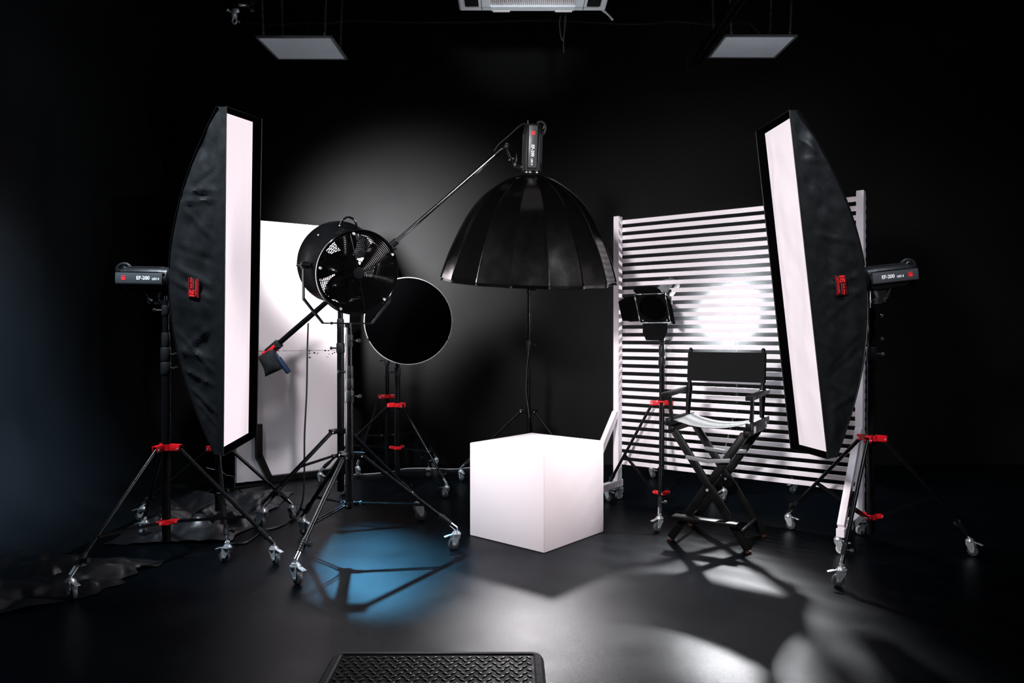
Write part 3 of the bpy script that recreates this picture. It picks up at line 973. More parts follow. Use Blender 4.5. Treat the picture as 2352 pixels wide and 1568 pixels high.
# yoke: flat steel bent round the lower half
xh = V((0, 0, 1)).cross(aF2).normalized()
zh = V((0, 0, 1))
yk = MB()
path = [(-0.262, 0.02), (-0.262, -0.19), (-0.15, -0.325), (0.15, -0.325), (0.262, -0.19), (0.262, 0.02)]
fwd = aF2.cross(xh)
fw = xh.cross(zh).normalized()
off = 0.014
outer, inner = [], []
for i, (a, b) in enumerate(path):
    sc = 1 - 0.007 / 0.26
    outer.append((a, b))
    inner.append((a * (1 - 0.03), b + 0.008 if b < 0 else b))
rows = [[FC + xh * a + zh * b + fw * w_ for a, b in lst] for lst, w_ in ((outer, -off), (outer, off), (inner, off), (inner, -off))]
yk.grid(rows, close_v=True)
yk.build('yoke', 'black_metal', fan, smooth=0)
for sg in (-1, 1):
    kb = MB().cyl(FC + xh * sg * 0.225, FC + xh * sg * 0.268, 0.02, n=18)
    kb.cyl(FC + xh * sg * 0.268, FC + xh * sg * 0.272, 0.016, n=18)
    kb.build('pivot_plate', 'black_metal', fan)
    MB().cyl(FC + xh * sg * 0.262, FC + xh * sg * 0.295, 0.008, n=10).ball(FC + xh * sg * 0.296, 0.009, 10).build('pivot_bolt', 'chrome', fan)
bolts = MB()
for k in range(5):
    th = 2 * PI * k / 5 + 0.55
    bolts.cyl(MF @ V((FR * 1.0 * math.cos(th), FR * math.sin(th), 0.162)), MF @ V((FR * math.cos(th), FR * math.sin(th), 0.176)), 0.0075, n=8)
for th in (1.75, 2.35, 3.2):
    bolts.ball(MF @ V(((FR + 0.004) * math.cos(th), (FR + 0.004) * math.sin(th), -0.08)), 0.006, 8)
bolts.build('grille_clip', 'zinc', fan)
hl = MB().tube([MF @ V((-0.05 + 0.1 * t, FR + 0.008 + 0.05 * math.sin(PI * t) ** 0.5, -0.05)) for t in [k / 14 for k in range(15)]], 0.006, 8)
hl.build('carry_handle', 'black_gloss', fan)
ys = MB().cyl(FC + zh * -0.345, FC + zh * -0.318, 0.026, n=16)
ys.build('yoke_socket', 'black_metal', fan)

# ------------------------------------------------------------------ round reflector disc and its two stands
DC = at(938, 737, 6.0)
aD = V((0.10, -1, 0.0)).normalized()
MD = basis(DC, aD)
disc = thing('reflector_disc', 'round black reflector disc with thin white rim behind the fan', 'reflector', DC)
rd_ = 0.352
MB().lathe([(0.0005, 0.0), (0.2, 0.001), (rd_, 0.003), (rd_, -0.003), (0.2, -0.002), (0.0005, -0.003)], MD, 72).build('black_face', 'velvet_black', disc)
for (a0, a1) in ((-0.42, 2.05), (2.12, 3.55), (3.62, 5.83)):
    MB().tube([MD @ V((rd_ * math.cos(a), rd_ * math.sin(a), 0)) for a in [a0 + (a1 - a0) * k / 40 for k in range(41)]], 0.0045, 8).build('rim', 'ring_white', disc)
stA, cA = tripod('black stand with red clamps at the right below the round reflector', [floor_at(1021, 1143), floor_at(737, 1112), floor_at(984, 1098)],
                 0.67, 0.317, 0.33, [(0.09, 0.95, 0.0225), (0.92, 1.36, 0.017)], couplers=[(0.90, 0.98, 0.026, -1)], headings=(-0.5, 2.4, -1.5), center=(-0.945, 6.1, 0))
ho = MB().bar((cA.x, cA.y, 1.34), DC + V((0, 0.03, 0)), 0.02, 0.02)
ho.build('disc_clamp', 'black_metal', stA)
stB, cB = tripod('black stand half hidden behind the round reflector, left of the red clamps', [V((-1.35, 6.48, 0)), floor_at(998, 1075), floor_at(875, 1062)],
                 0.70, 0.35, 0.36, [(0.1, 0.9, 0.019), (0.85, 1.76, 0.015)], couplers=[(0.98, 1.06, 0.024, -1)], headings=(2.0, 0.3, 0.5), center=(-1.115, 6.60, 0), hub_mat='red_paint', low_mat='black_metal')
HB = V((-1.30, 6.35, 1.90))
MB().bar((-1.115, 6.60, 1.74), (-1.33, 6.50, 1.90), 0.03, 0.03, r=0.004).build('side_arm', 'black_metal', stB)
aB = (V((-0.70, 4.30, 0.0)) - HB).normalized()
dish_head('black flash head hidden behind the drum fan facing the floor', HB, aB,
          light=dict(energy=P_BLUE, color=(0.12, 0.55, 1.0), aim=aB, spot_size=math.radians(25), spot_blend=0.7, shadow_soft_size=0.035))

# ------------------------------------------------------------------ stand behind the umbrella, lighting towards the camera
stC, cC = tripod('black stand seen between umbrella softbox and white cube', [floor_at(1060, 1105), floor_at(1330, 1120), floor_at(1225, 1068)],
                 0.60, 0.30, 0.30, [(0.08, 0.95, 0.017), (0.9, 1.62, 0.0135), (1.58, 2.02, 0.011)], couplers=[(1.60, 1.66, 0.020, 1), (1.12, 1.20, 0.020, 1)], headings=(2.0, 0.3, 1.0),
                 hub_mat='black_metal', center=(0.14, 6.3, 0))
aC = (V((0.48, 3.0, 0.0)) - V((0.14, 6.3, 2.15))).normalized()
dish_head('black flash head hidden behind the umbrella softbox facing forward', V((0.14, 6.28, 2.14)), aC,
          light=dict(energy=P_BACK, color=(1.0, 0.97, 1.0), spot_size=math.radians(38), spot_blend=0.9, shadow_soft_size=0.10))
tag(MB().tube([at(1219, 668, 6.24), at(1222, 700, 6.24), at(1218, 760, 6.26), at(1210, 850, 6.26), at(1208, 900, 6.26), at(1216, 960, 6.22)], 0.004, 6).build('hanging_cord', 'cord_black'),
    'thin black cord hanging along the stand under the umbrella softbox', 'cable')

# ------------------------------------------------------------------ strobe behind the slatted screen
stE, cE = tripod('black stand behind the slatted screen', [floor_at(1500, 1098), floor_at(1640, 1150), floor_at(1822, 1134)], 0.60, 0.3, 0.3,
                 [(0.08, 0.95, 0.017), (0.9, 1.38, 0.014)], headings=(2.2, -1.0, 0.4), center=(1.78, 5.85, 0), hub_mat='black_metal')
LO = at(1697, 690, 5.85)
aE = V((-0.26, -1.0, -0.12)).normalized()
dish_head('lit flash head shining through the slatted screen', LO - aE * 0.12, aE,
          light=dict(energy=P_SLAT, color=(0.93, 0.97, 1.0), kind='SPOT', aim=V((-0.58, -1, -0.42)), spot_size=math.radians(58), spot_blend=0.5, shadow_soft_size=0.055))

lamp('flash_light', 'POINT', LO + aE * 0.03, aE, P_BARE, [o for o in bpy.data.objects if o.get('label', '').startswith('lit flash head')][0], color=(0.93, 0.97, 1.0), shadow_soft_size=0.03)

# ------------------------------------------------------------------ white slatted screen on rolling feet
SR, SL = V((2.165, 4.60, 0)), V((0.80, 5.60, 0))
sx = (SR - SL).normalized()
sn = V((sx.y, -sx.x, 0))                       # front normal
if sn.y > 0:
    sn = -sn
scr = thing('slatted_screen', 'tall white slatted screen on rolling feet behind the chair', 'screen', (SL + SR) / 2)
LEN = (SR - SL).length
Z0, Z1, PITCH = 0.285, 2.115, 0.0587
ns = int((Z1 - Z0) / PITCH)
sl = MB()
MS = axes(SL, sx, V((0, 0, 1)), -sn)           # z of MS points to the back
for k in range(ns + 1):
    z = Z1 - k * PITCH
    sl.box((LEN / 2, z - 0.0155, 0.014 + 0.022), (LEN + 0.045, 0.031, 0.012), MS, 0.0015, 1)
sl.build('slats', 'white_paint', scr, smooth=0)
for x in (0, LEN):
    MB().box((x, 1.125, 0), (0.045, 2.03, 0.060), MS, 0.003, 1).build('post', 'white_paint', scr, smooth=0)
    bb = MB().box((x, 0.125, -0.235), (0.045, 0.05, 0.57), MS, 0.003, 1)
    beam = bb.build('foot_beam', 'white_paint', scr, smooth=0)
    MB().bar(MS @ V((x, 0.66, -0.03)), MS @ V((x, 0.155, -0.495)), 0.05, 0.04, up=sx, r=0.003).build('brace', 'white_paint', scr, smooth=0)
    for zz in (-0.49, 0.02):
        f = MS @ V((x, 0.0, zz))
        caster(V((f.x, f.y, 0)), (2.4 if zz < 0 else 0.4), beam, 'wheel_white', 1.0)

# ------------------------------------------------------------------ barn door lamp on its stand
stD, cD = tripod('rolling stand with red clamps carrying the barn door lamp', [floor_at(1511, 1221), floor_at(1399, 1152), floor_at(1660, 1152)],
                 0.757, 0.105, 0.36, [(0.08, 1.13, 0.0195), (1.08, 1.36, 0.0155)], couplers=[(1.02, 1.09, 0.0255, 0), (1.10, 1.17, 0.023, 1), (1.18, 1.23, 0.021, 1)], headings=(0.5, 2.4, 0.4), center=(1.082, 5.34, 0))
DO = at(1500, 706, 5.25)
aDd = V((-0.17, -0.27, -0.17)).normalized()
root, MDd = flash_head('grey flash head with barn doors on the stand before the slatted screen', DO - aDd * 0.15, aDd, (0, 0, 1), (1, -0.4, 0), L=0.27, R=0.062, lettering=False, bracket=True, body_mat='grey_light', name='barn_door_lamp', group=None)
MX = basis(DO, aDd)
MB().lathe([(0.055, -0.15), (0.07, -0.11), (0.105, -0.03), (0.108, 0.0), (0.104, 0.0), (0.1, -0.03), (0.065, -0.11)], MX, 36).build('reflector_dish', 'black_metal', root)
fr = MB()
q = 0.112
sq = [(q * max(-1, min(1, 1.42 * math.cos(t))), q * max(-1, min(1, 1.42 * math.sin(t)))) for t in [2 * PI * k / 48 for k in range(48)]]
ci = [(0.098 * math.cos(2 * PI * k / 48), 0.098 * math.sin(2 * PI * k / 48)) for k in range(48)]
fr.grid([[V((x, y, 0.0)) for x, y in sq], [V((x, y, 0.012)) for x, y in sq], [V((x, y, 0.012)) for x, y in ci], [V((x, y, 0.0)) for x, y in ci]], MX, close_u=True, close_v=True)
fr.build('door_frame', 'matte_black', root, smooth=30)
gd = MB()
hx = 0.0075
for j in range(-15, 16):
    for i in range(-15, 16):
        cx, cy = (i + 0.5 * (j % 2)) * hx, j * hx * 0.866
        if cx * cx + cy * cy < 0.092 ** 2:
            for k in range(3):
                a0, a1 = PI / 6 + PI / 3 * k, PI / 6 + PI / 3 * (k + 1)
                p, qn = V((cx + hx * 0.577 * math.cos(a0), cy + hx * 0.577 * math.sin(a0), 0.004)), V((cx + hx * 0.577 * math.cos(a1), cy + hx * 0.577 * math.sin(a1), 0.004))
                gd.add([p, qn, qn + V((0, 0, -0.012)), p + V((0, 0, -0.012))], [[0, 1, 2, 3]], MX)
gd.build('honeycomb_grid', 'black_metal', root, smooth=0)
MB().lathe([(0.0005, -0.05), (0.03, -0.05), (0.035, -0.07)], MX @ Matrix.Translation((0.03, 0.03, 0)), 20).build('modelling_bulb', 'copper_glow', root)
for k, (ang, tilt, wd, ln_) in enumerate(((0, 40, 0.20, 0.115), (PI / 2, 10, 0.20, 0.125), (PI, 32, 0.19, 0.125), (-PI / 2, 55, 0.20, 0.13))):
    Mk = MX @ Matrix.Rotation(ang, 4, 'Z') @ Matrix.Translation((0, q + 0.004, 0.014)) @ Matrix.Rotation(math.radians(tilt), 4, 'X')
    fl = MB().prism([(-wd / 2, 0), (wd / 2, 0), (wd / 2 - 0.002, ln_ * 0.55), (wd / 2 - 0.03, ln_), (-wd / 2 + 0.03, ln_), (-wd / 2 + 0.002, ln_ * 0.55)], 0.002, Mk)
    fd = fl.build('barn_door', 'matte_black', root, smooth=0)
    Mh = MX @ Matrix.Rotation(ang, 4, 'Z')
    hg = MB()
    for e in (-0.075, 0.075):
        hg.box((e, q + 0.002, 0.014), (0.03, 0.010, 0.008), Mh, 0.002)
    hg.tube([Mh @ V((-0.105, q + 0.003, 0.014)), Mh @ V((0.105, q + 0.003, 0.014))], 0.003, 6)
    hg.build('hinge', 'zinc', fd)
bl = MB()
for e in (-1, 1):
    bl.ball(MX @ V((e * 0.09, -0.095, 0.013)), 0.006, 8)
bl.build('frame_rivet', 'zinc', root)

# ------------------------------------------------------------------ white cube
cb = thing('white_cube', 'large white cube plinth on the floor', 'plinth', floor_at(1240, 1250))
p_f, p_l, p_r = floor_at(1250, 1272), floor_at(1078, 1234), floor_at(1391, 1226)
ex = (p_r - p_f)
ex.z = 0
ey = (p_l - p_f)
ang = (math.atan2(ex.y, ex.x) + math.atan2(ey.y, ey.x) - PI / 2) / 2
X_, Y_ = V((math.cos(ang), math.sin(ang), 0)), V((-math.sin(ang), math.cos(ang), 0))
wx, wy, hz = ex.length * 1.045, ey.length * 1.045, 0.578
cb_c = p_f + X_ * wx / 2 + Y_ * wy / 2
cb.location = cb_c
MB().box((0, 0, hz / 2), (wx, wy, hz), axes(cb_c, X_, Y_, V((0, 0, 1))), 0.006, 3).build('body', 'cube_paint', cb, smooth=50)

# ------------------------------------------------------------------ director's chair
ya = math.radians(-31)
cx_ = V((1.265, 4.54, 0))
CXa, CYa = V((math.cos(ya), math.sin(ya), 0)), V((-math.sin(ya), math.cos(ya), 0))
MC = axes(cx_, CXa, CYa, V((0, 0, 1)))       # x to the viewer's right, y to the chair's back
chair = thing('director_chair', 'tall black folding director chair with canvas seat and back', 'chair', cx_)


def cbar(p0, p1, wx, wy, name, material='wood_black', up=(0, 1, 0), r=0.004, parent=None):
    upw = (MC.to_3x3() @ V(up))
    return MB().bar(MC @ V(p0), MC @ V(p1), wx, wy, upw, r).build(name, material, parent or chair)


XW = 0.235
for y, o_ in ((-0.20, 1), (0.20, 1)):
    for sg in (-1, 1):
        yy = y + sg * 0.013
        lg = cbar((-sg * XW, yy, 0.012), (sg * 0.205, yy, 0.672), 0.046, 0.022, 'leg')
        MB().cyl(MC @ V((-sg * XW, yy, 0.0)), MC @ V((-sg * XW, yy, 0.008)), 0.016, n=14).build('foot_pad', 'pad_brown', lg)
    sc = MB()
    for (x, z) in ((0, 0.335), (0.12, 0.52), (-0.12, 0.52)):
        sc.cyl(MC @ V((x, y - 0.030, z)), MC @ V((x, y + 0.03, z)), 0.008, n=12)
    sc.build('bolt', 'zinc', chair)
    ms = MB()
    ms.bar(MC @ V((-0.13, y - 0.029, 0.520)), MC @ V((0.0, y - 0.029, 0.506)), 0.003, 0.024, MC.to_3x3() @ V((0, 0, 1)), 0.001)
    ms.bar(MC @ V((0.13, y - 0.031, 0.520)), MC @ V((0.0, y - 0.031, 0.506)), 0.003, 0.024, MC.to_3x3() @ V((0, 0, 1)), 0.001)
    ms.build('folding_strut', 'steel_dull', chair)
# footrest and floor rails between the front and back feet
MB().box((0, -0.265, 0.165), (0.385, 0.075, 0.022), MC, 0.004).build('footrest', 'wood_black', chair)
for sg in (-1, 1):
    MB().cyl(MC @ V((sg * 0.185, -0.2, 0.10)), MC @ V((sg * 0.185, 0.2, 0.10)), 0.012, n=12).build('stretcher', 'wood_black', chair)
    # seat rail, hinged rail below, arm and posts
    rail = MB().box((sg * 0.238, 0.0, 0.722), (0.034, 0.475, 0.045), MC, 0.004).build('seat_rail', 'wood_black', chair)
    MB().box((sg * 0.222, 0.0, 0.680), (0.034, 0.455, 0.034), MC, 0.004).build('hinge_rail', 'wood_black', chair)
    hg = MB()
    for yy in (-0.15, 0.13):
        hg.box((sg * 0.2555, yy, 0.700), (0.002, 0.055, 0.04), MC, 0.0005)
        hg.box((sg * 0.257, yy, 0.695), (0.006, 0.03, 0.014), MC, 0.001)
    hg.build('hinge', 'zinc', rail)
    ar = MB()
    pts = [(-0.255, 0.022, 0.884), (-0.24, 0.027, 0.889), (-0.10, 0.027, 0.893), (0.06, 0.022, 0.898), (0.19, 0.020, 0.902)]
    rows = []
    for (yy, hw, zz) in pts:
        rows.append([MC @ V((sg * 0.248 - hw, yy, zz - 0.011)), MC @ V((sg * 0.248 + hw, yy, zz - 0.011)), MC @ V((sg * 0.248 + hw, yy, zz + 0.009)), MC @ V((sg * 0.248 + hw * 0.7, yy, zz + 0.012)), MC @ V((sg * 0.248 - hw * 0.7, yy, zz + 0.012)), MC @ V((sg * 0.248 - hw, yy, zz + 0.009))])
    ar.grid(rows, close_u=True)
    ar.f.append(list(range(6)))
    ar.f.append([24 + k for k in range(6)][::-1])
    ar.build('armrest', 'wood_black', chair, smooth=50)
    MB().tube([MC @ V((sg * 0.238, -0.165, 0.735)), MC @ V((sg * 0.243, -0.17, 0.80)), MC @ V((sg * 0.246, -0.175, 0.884))], [0.014, 0.012, 0.011], 10).build('arm_post', 'wood_black', chair)
    ps = MB().tube([MC @ V((sg * 0.232, 0.135, 0.735)), MC @ V((sg * 0.231, 0.145, 0.82)), MC @ V((sg * 0.230, 0.158, 0.90)), MC @ V((sg * 0.230, 0.163, 0.93))], [0.014, 0.017, 0.021, 0.019], 12)
    ps.tube([MC @ V((sg * 0.230, 0.163, 0.925)), MC @ V((sg * 0.229, 0.175, 1.04)), MC @ V((sg * 0.228, 0.187, 1.152))], 0.0125, 12)
    ps.ball(MC @ V((sg * 0.228, 0.1875, 1.153)), 0.0135, 12)
    ps.build('back_post', 'wood_black', chair)
# canvas seat, sagging
rows = []
for j in range(13):
    y = -0.20 + 0.40 * j / 12
    rows.append([MC @ V((-0.222 + 0.444 * k / 20, y, 0.738 - 0.040 * (1 - (-1 + 2 * k / 20) ** 2) + 0.002 * noise.noise(V((k * 0.4, y * 9, 0))))) for k in range(21)])
rows2 = [[p - V((0, 0, 0.003)) for p in r] for r in rows]
MB().grid(rows).grid(rows2, flip=True).build('canvas_seat', 'seat_canvas', chair)
# canvas back, wrapped round the posts
rows = []
for j in range(9):
    z = 0.952 + 0.185 * j / 8
    yb = 0.163 + (z - 0.925) * 0.106
    loop = [V((-0.242 + 0.484 * k / 16, yb - 0.015 + 0.016 * (1 - (-1 + 2 * k / 16) ** 2), z)) for k in range(17)]
    loop += [V((0.248, yb, z))] + [V((0.242 - 0.484 * k / 16, yb + 0.015 + 0.016 * (1 - (-1 + 2 * k / 16) ** 2) - 0.026 * (1 if 0 < k < 16 else 0), z)) for k in range(17)] + [V((-0.248, yb, z))]
    rows.append([MC @ p for p in loop])
MB().grid(rows, close_u=True).build('canvas_back', 'canvas_black', chair)

# ------------------------------------------------------------------ white foam board
b0, b1 = V((-2.28, 6.12, 0)), V((-1.475, 6.72, 0))
bx = (b1 - b0).normalized()
bn = V((bx.y, -bx.x, 0))
W = (b1 - b0).length
bd_ = thing('foam_board', 'tall white foam board leaning upright by the back wall at left', 'reflector', (b0 + b1) / 2)
MBd = axes(b0, bx, V((0, 0, 1)), -bn)


def board(z0, z1, name, seed):
    rows_f, n = [], 40
    low = [(W * k / n, z0 + 0.006 * noise.noise(V((k * 0.9, seed, 0)))) for k in range(n + 1)]
    mb = MB()
    for zz in (0.0, 0.05):
        mb.grid([[V((x, z, zz)) for x, z in low], [V((x, (z0 + z1) / 2, zz)) for x, z in low], [V((x, z1, zz)) for x, z in low]], MBd)
    mb.grid([[V((x, z, 0)) for x, z in low], [V((x, z, 0.05)) for x, z in low]], MBd)
    mb.grid([[V((x, z1, 0)) for x, z in low], [V((x, z1, 0.05)) for x, z in low]], MBd)
    for x in (0, W):
        mb.grid([[V((x, z0, 0)), V((x, z1, 0))], [V((x, z0, 0.05)), V((x, z1, 0.05))]], MBd)
    return mb.build(name, 'foam_white', bd_, smooth=30)


board(0.02, 1.108, 'lower_sheet', 1.0)
board(1.111, 2.21, 'upper_sheet', 2.0)
ft = MB()
ft.bar(MBd @ V((0.17, 0.50, -0.035)), MBd @ V((0.17, 0.22, -0.035)), 0.05, 0.05, up=bx)
ft.bar(MBd @ V((0.17, 0.24, -0.035)), MBd @ V((0.26, 0.03, -0.035)), 0.05, 0.05, up=bx)
ft.bar(MBd @ V((0.26, 0.03, -0.035)), MBd @ V((0.95, 0.03, -0.035)), 0.05, 0.05, up=bx)
ft.build('support_foot', 'wood_black', bd_, label='black wooden support')
st_ = MB()
random.seed(5)
for k in range(14):
    x, z = W * random.uniform(0.62, 0.86), 1.11 - abs(random.gauss(0, 0.035))
    a_ = random.uniform(0.6, 1.2)
    st_.box((x, z, -0.001), (random.uniform(0.004, 0.022), random.uniform(0.003, 0.012), 0.001), MBd @ Matrix.Translation((0, 0, 0)), 0)
st_.build('tape_residue', 'dark_gap', bd_)

# ------------------------------------------------------------------ black sheets on the floor at left
def sheet(label, outline, nx, ny, amp, seed, hold=(), lift=None):
    """crumpled plastic sheet; outline = four world corners (far-left, far-right, near-right, near-left)"""
    A, B, C_, D_ = [V(p) for p in outline]
    rows = []
    for j in range(ny + 1):
        q = j / ny
        row = []
        for i in range(nx + 1):
            p = i / nx
            w_ = (A * (1 - p) + B * p) * (1 - q) + (D_ * (1 - p) + C_ * p) * q
            ed = 0.09 * noise.noise(V((p * 5, q * 5, seed))) * (1 - 0.6 * (4 * p * (1 - p)) * (4 * q * (1 - q)))
            w_ = w_ + V((ed, ed * 0.7 * noise.noise(V((q * 3, p * 3, seed + 5))) * 4, 0))
            h = abs(noise.noise(V((w_.x * 2.6 + seed, w_.y * 2.1, 0)))) + 0.45 * abs(noise.noise(V((w_.x * 6.5, w_.y * 5.0 + seed, 2)))) + 0.10 * noise.noise(V((w_.x * 18, w_.y * 15, seed)))
            h = max(0.0, h - 0.06) * amp
            if lift:
                h += lift(p, q)
            h *= min(1, 0.25 + 6 * min(p, 1 - p, q, 1 - q))
            for hp in hold:
                dd = (V((w_.x, w_.y, 0)) - V((hp.x, hp.y, 0))).length
                h *= min(1, max(0.0, (dd - 0.04) / 0.14))
            row.append(V((w_.x, w_.y, cove_h(w_.x) + 0.004 + h)))
        rows.append(row)
    mb = MB().grid(rows)
    o = mb.build('plastic_sheet', 'foil_black', None, smooth=60)
    tag(o, label, 'sheet', 'black sheets on the floor')
    return o


sheet('black plastic sheet spread flat on the floor at the lower left corner', [(-2.98, 4.2, 0), (-1.90, 4.06, 0), (-2.02, 3.52, 0), (-2.72, 2.85, 0)], 70, 60, 0.12, 2.0,
      hold=[floor_at(163, 1377)])
sheet('crumpled black plastic sheet bunched under the left softbox stands', [(-2.58, 5.75, 0), (-1.72, 5.85, 0), (-1.68, 4.42, 0), (-2.42, 4.36, 0)], 64, 80, 0.17, 9.0,
      hold=[floor_at(326, 1230), floor_at(320, 1196), V((-1.90, 4.06, 0)), V((-1.885, 4.74, 0))])

# ------------------------------------------------------------------ rubber mat with a tread pattern
mt = thing('rubber_mat', 'black rubber tread plate mat at the bottom edge', 'mat', (-0.28, 2.3, 0))
mx0, mx1, my0, my1 = -0.690, 0.118, 1.75, 2.872
rc = 0.045


def rrect(e, z):
    out = []
    for (cx, cy, a0) in ((mx1 - rc, my1 - rc, 0), (mx0 + rc, my1 - rc, PI / 2), (mx0 + rc, my0 + rc, PI), (mx1 - rc, my0 + rc, 1.5 * PI)):
        for k in range(7):
            a = a0 + PI / 2 * k / 6
            out.append(V((cx + (rc - e) * math.cos(a), cy + (rc - e) * math.sin(a), z)))
    return out


mbm = MB().grid([rrect(-0.004, 0.0), rrect(0.0, 0.008), rrect(0.008, 0.018), rrect(0.03, 0.021), rrect(0.036, 0.016)], close_u=True)
mbm.build('border', 'rubber_worn', mt)
k0 = rrect(0.0355, 0.016)
pm = MB()
pm.v = k0
pm.f = [list(range(len(k0)))]
pl = pm.build('tread_plate', 'rubber', mt, smooth=0)
tr = MB()
px_, py_ = 0.0325, 0.026
j = 0
y = my0 + 0.05
while y < my1 - 0.055:
    x = mx0 + 0.055 + (px_ / 2 if j % 2 else 0)
    i = 0
    while x < mx1 - 0.05:
        a = 0.75 if (i + j) % 2 else -0.75
        prof_ = [(-0.013, 0.0006), (-0.008, 0.0032), (0.008, 0.0032), (0.013, 0.0006)]
        Mr = Matrix.Translation((x, y, 0.016)) @ Matrix.Rotation(a, 4, 'Z')
        ww = [0.0010, 0.0040, 0.0040, 0.0010]
        rws = [[V((q_, -ww[k], 0)), V((q_, -ww[k] * 0.6, z_ * 0.8 + 0.001)), V((q_, 0, z_ + 0.001)), V((q_, ww[k] * 0.6, z_ * 0.8 + 0.001)), V((q_, ww[k], 0))] for k, (q_, z_) in enumerate(prof_)]
        tr.grid(rws, Mr)
        x += px_
        i += 1
    y += py_
    j += 1
tr.build('tread_bumps', 'rubber_tread', mt)

# ------------------------------------------------------------------ cables
def cable(label, pts, r, material, name='power_cable', group=None, n=8):
    P = [V(p) for p in pts]
    out = []
    for i in range(len(P) - 1):
        p0, p1, p2, p3 = P[max(i - 1, 0)], P[i], P[i + 1], P[min(i + 2, len(P) - 1)]
        for k in range(n):
            t = k / n
            out.append(0.5 * (2 * p1 + (p2 - p0) * t + (2 * p0 - 5 * p1 + 4 * p2 - p3) * t * t + (3 * p1 - p0 - 3 * p2 + p3) * t ** 3))
    out.append(P[-1])
    o = MB().tube(out, r, 8).build(name, material)
    return tag(o, label, 'cable', group)


def fl(px, py, h=0.006):
    p = floor_at(px, py)
    p.z = h
    return p


cable('white cable lying along the foot of the back wall', [fl(800, 1092), fl(850, 1090), fl(905, 1084), fl(930, 1078), fl(985, 1077), fl(1040, 1079), fl(1080, 1076), fl(1130, 1080)], 0.0045, 'cord_white')
cable('black cable hanging from the boom to the floor', [at(708, 742, 5.18), at(706, 800, 5.14), at(704, 900, 5.1), at(699, 1000, 5.08), at(698, 1090, 5.05), at(694, 1150, 5.0), fl(676, 1192), fl(640, 1212), fl(600, 1222), fl(585, 1235), fl(560, 1250), fl(515, 1252)], 0.006, 'cord_black')
cable('black cable looped on the floor behind the left softbox', [fl(545, 1120), fl(562, 1138), fl(600, 1150), fl(560, 1168), fl(590, 1178), fl(640, 1165)], 0.005, 'cord_black')
cable('thin pale cord behind the left softbox, near the foam board', [at(473, 1074, 5.5), at(488, 1078, 5.5), at(505, 1080, 5.55), at(518, 1091, 5.6), at(536, 1097, 5.7), at(538, 1130, 5.8)], 0.0028, 'steel_dull')

# ------------------------------------------------------------------ hanging ceiling things
def led_panel(label, c, w_, d_, tilt):
    root = thing('led_panel', label, 'ceiling lamp', c, 'square hanging ceiling panels')
    M = Matrix.Translation(c) @ Matrix.Rotation(tilt, 4, 'X')
    fr = MB()
    for sg in (-1, 1):
        fr.box((sg * (w_ / 2 - 0.010), 0, 0), (0.020, d_, 0.018), M, 0.002)
        fr.box((0, sg * (d_ / 2 - 0.010), 0), (w_, 0.020, 0.018), M, 0.002)
    fr.build('frame', 'panel_frame', root, smooth=0)
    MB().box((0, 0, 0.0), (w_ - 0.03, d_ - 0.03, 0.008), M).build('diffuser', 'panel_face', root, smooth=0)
    for sx_ in (-1, 1):
        for sy_ in (-1, 1):
            p = M @ V((sx_ * (w_ / 2 - 0.06), sy_ * (d_ / 2 - 0.015), 0.01))
            q = V((p.x + sx_ * 0.04, p.y, 4.69))
            wr = MB().tube([p + V((0.004, 0, 0)), q + V((0.006, 0, 0))], 0.0016, 5).tube([p - V((0.004, 0, 0)), q - V((0.006, 0, 0))], 0.0016, 5)
            wr.box(tuple(p + V((0, 0, 0.012))), (0.014, 0.012, 0.028))
            wr.build('hanging_wire', 'zinc', root)
    cable_pts = [M @ V((0.05, 0.1, 0.01)), M @ V((-0.01, 0.15, 0.25)), M @ V((-0.05, 0.2, 0.4))]
    MB().tube(cable_pts, 0.004, 6).build('cord', 'cord_black', root)
    return root


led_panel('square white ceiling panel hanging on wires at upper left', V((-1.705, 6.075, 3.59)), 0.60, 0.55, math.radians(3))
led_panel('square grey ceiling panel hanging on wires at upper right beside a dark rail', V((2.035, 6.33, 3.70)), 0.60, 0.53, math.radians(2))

# air conditioner cassette
ac = thing('ceiling_air_conditioner', 'white square air conditioner cassette under the ceiling', 'air conditioner', at(1222, 10, 4.35))
zA = CAM_H + (HOR - 29) / F_PX * 4.80
xa, xb = (1056 - 1176) / F_PX * 4.80, (1389 - 1176) / F_PX * 4.80
xm = (xa + xb) / 2
WA = xb - xa
ya1, ya0 = 4.80, 4.80 - WA
yc = (ya0 + ya1) / 2
GX, GY = 0.268, WA / 2 - 0.080                 # half size of the intake opening


def rect4(hx_, hy_, z):
    return [V((xm + sx_ * hx_, yc + sy_ * hy_, z)) for sx_, sy_ in ((-1, -1), (1, -1), (1, 1), (-1, 1))]


H = WA / 2
MB().grid([rect4(H - 0.05, H - 0.05, zA + 0.30), rect4(H - 0.05, H - 0.05, zA + 0.04), rect4(H, H, zA + 0.035), rect4(H + 0.002, H + 0.002, zA + 0.02), rect4(H - 0.004, H - 0.004, zA + 0.004),
           rect4(H - 0.012, H - 0.012, zA), rect4(GX + 0.006, GY + 0.006, zA - 0.003), rect4(GX, GY, zA + 0.004), rect4(GX, GY, zA + 0.05)], close_u=True).build('casing', 'ac_plastic', ac, smooth=0)
MB().box((xm, yc, zA + 0.055), (2 * GX, 2 * GY, 0.01)).build('intake_back', 'ac_red', ac, smooth=0)
gl = MB()
ng = 42
for k in range(ng):
    x = xm - GX + 2 * GX * (k + 0.5) / ng
    gl.box((x, yc - 0.01, zA + 0.016), (0.0072, 2 * GY - 0.02, 0.034))
gl.build('intake_grille', 'ac_filter', ac, smooth=0)
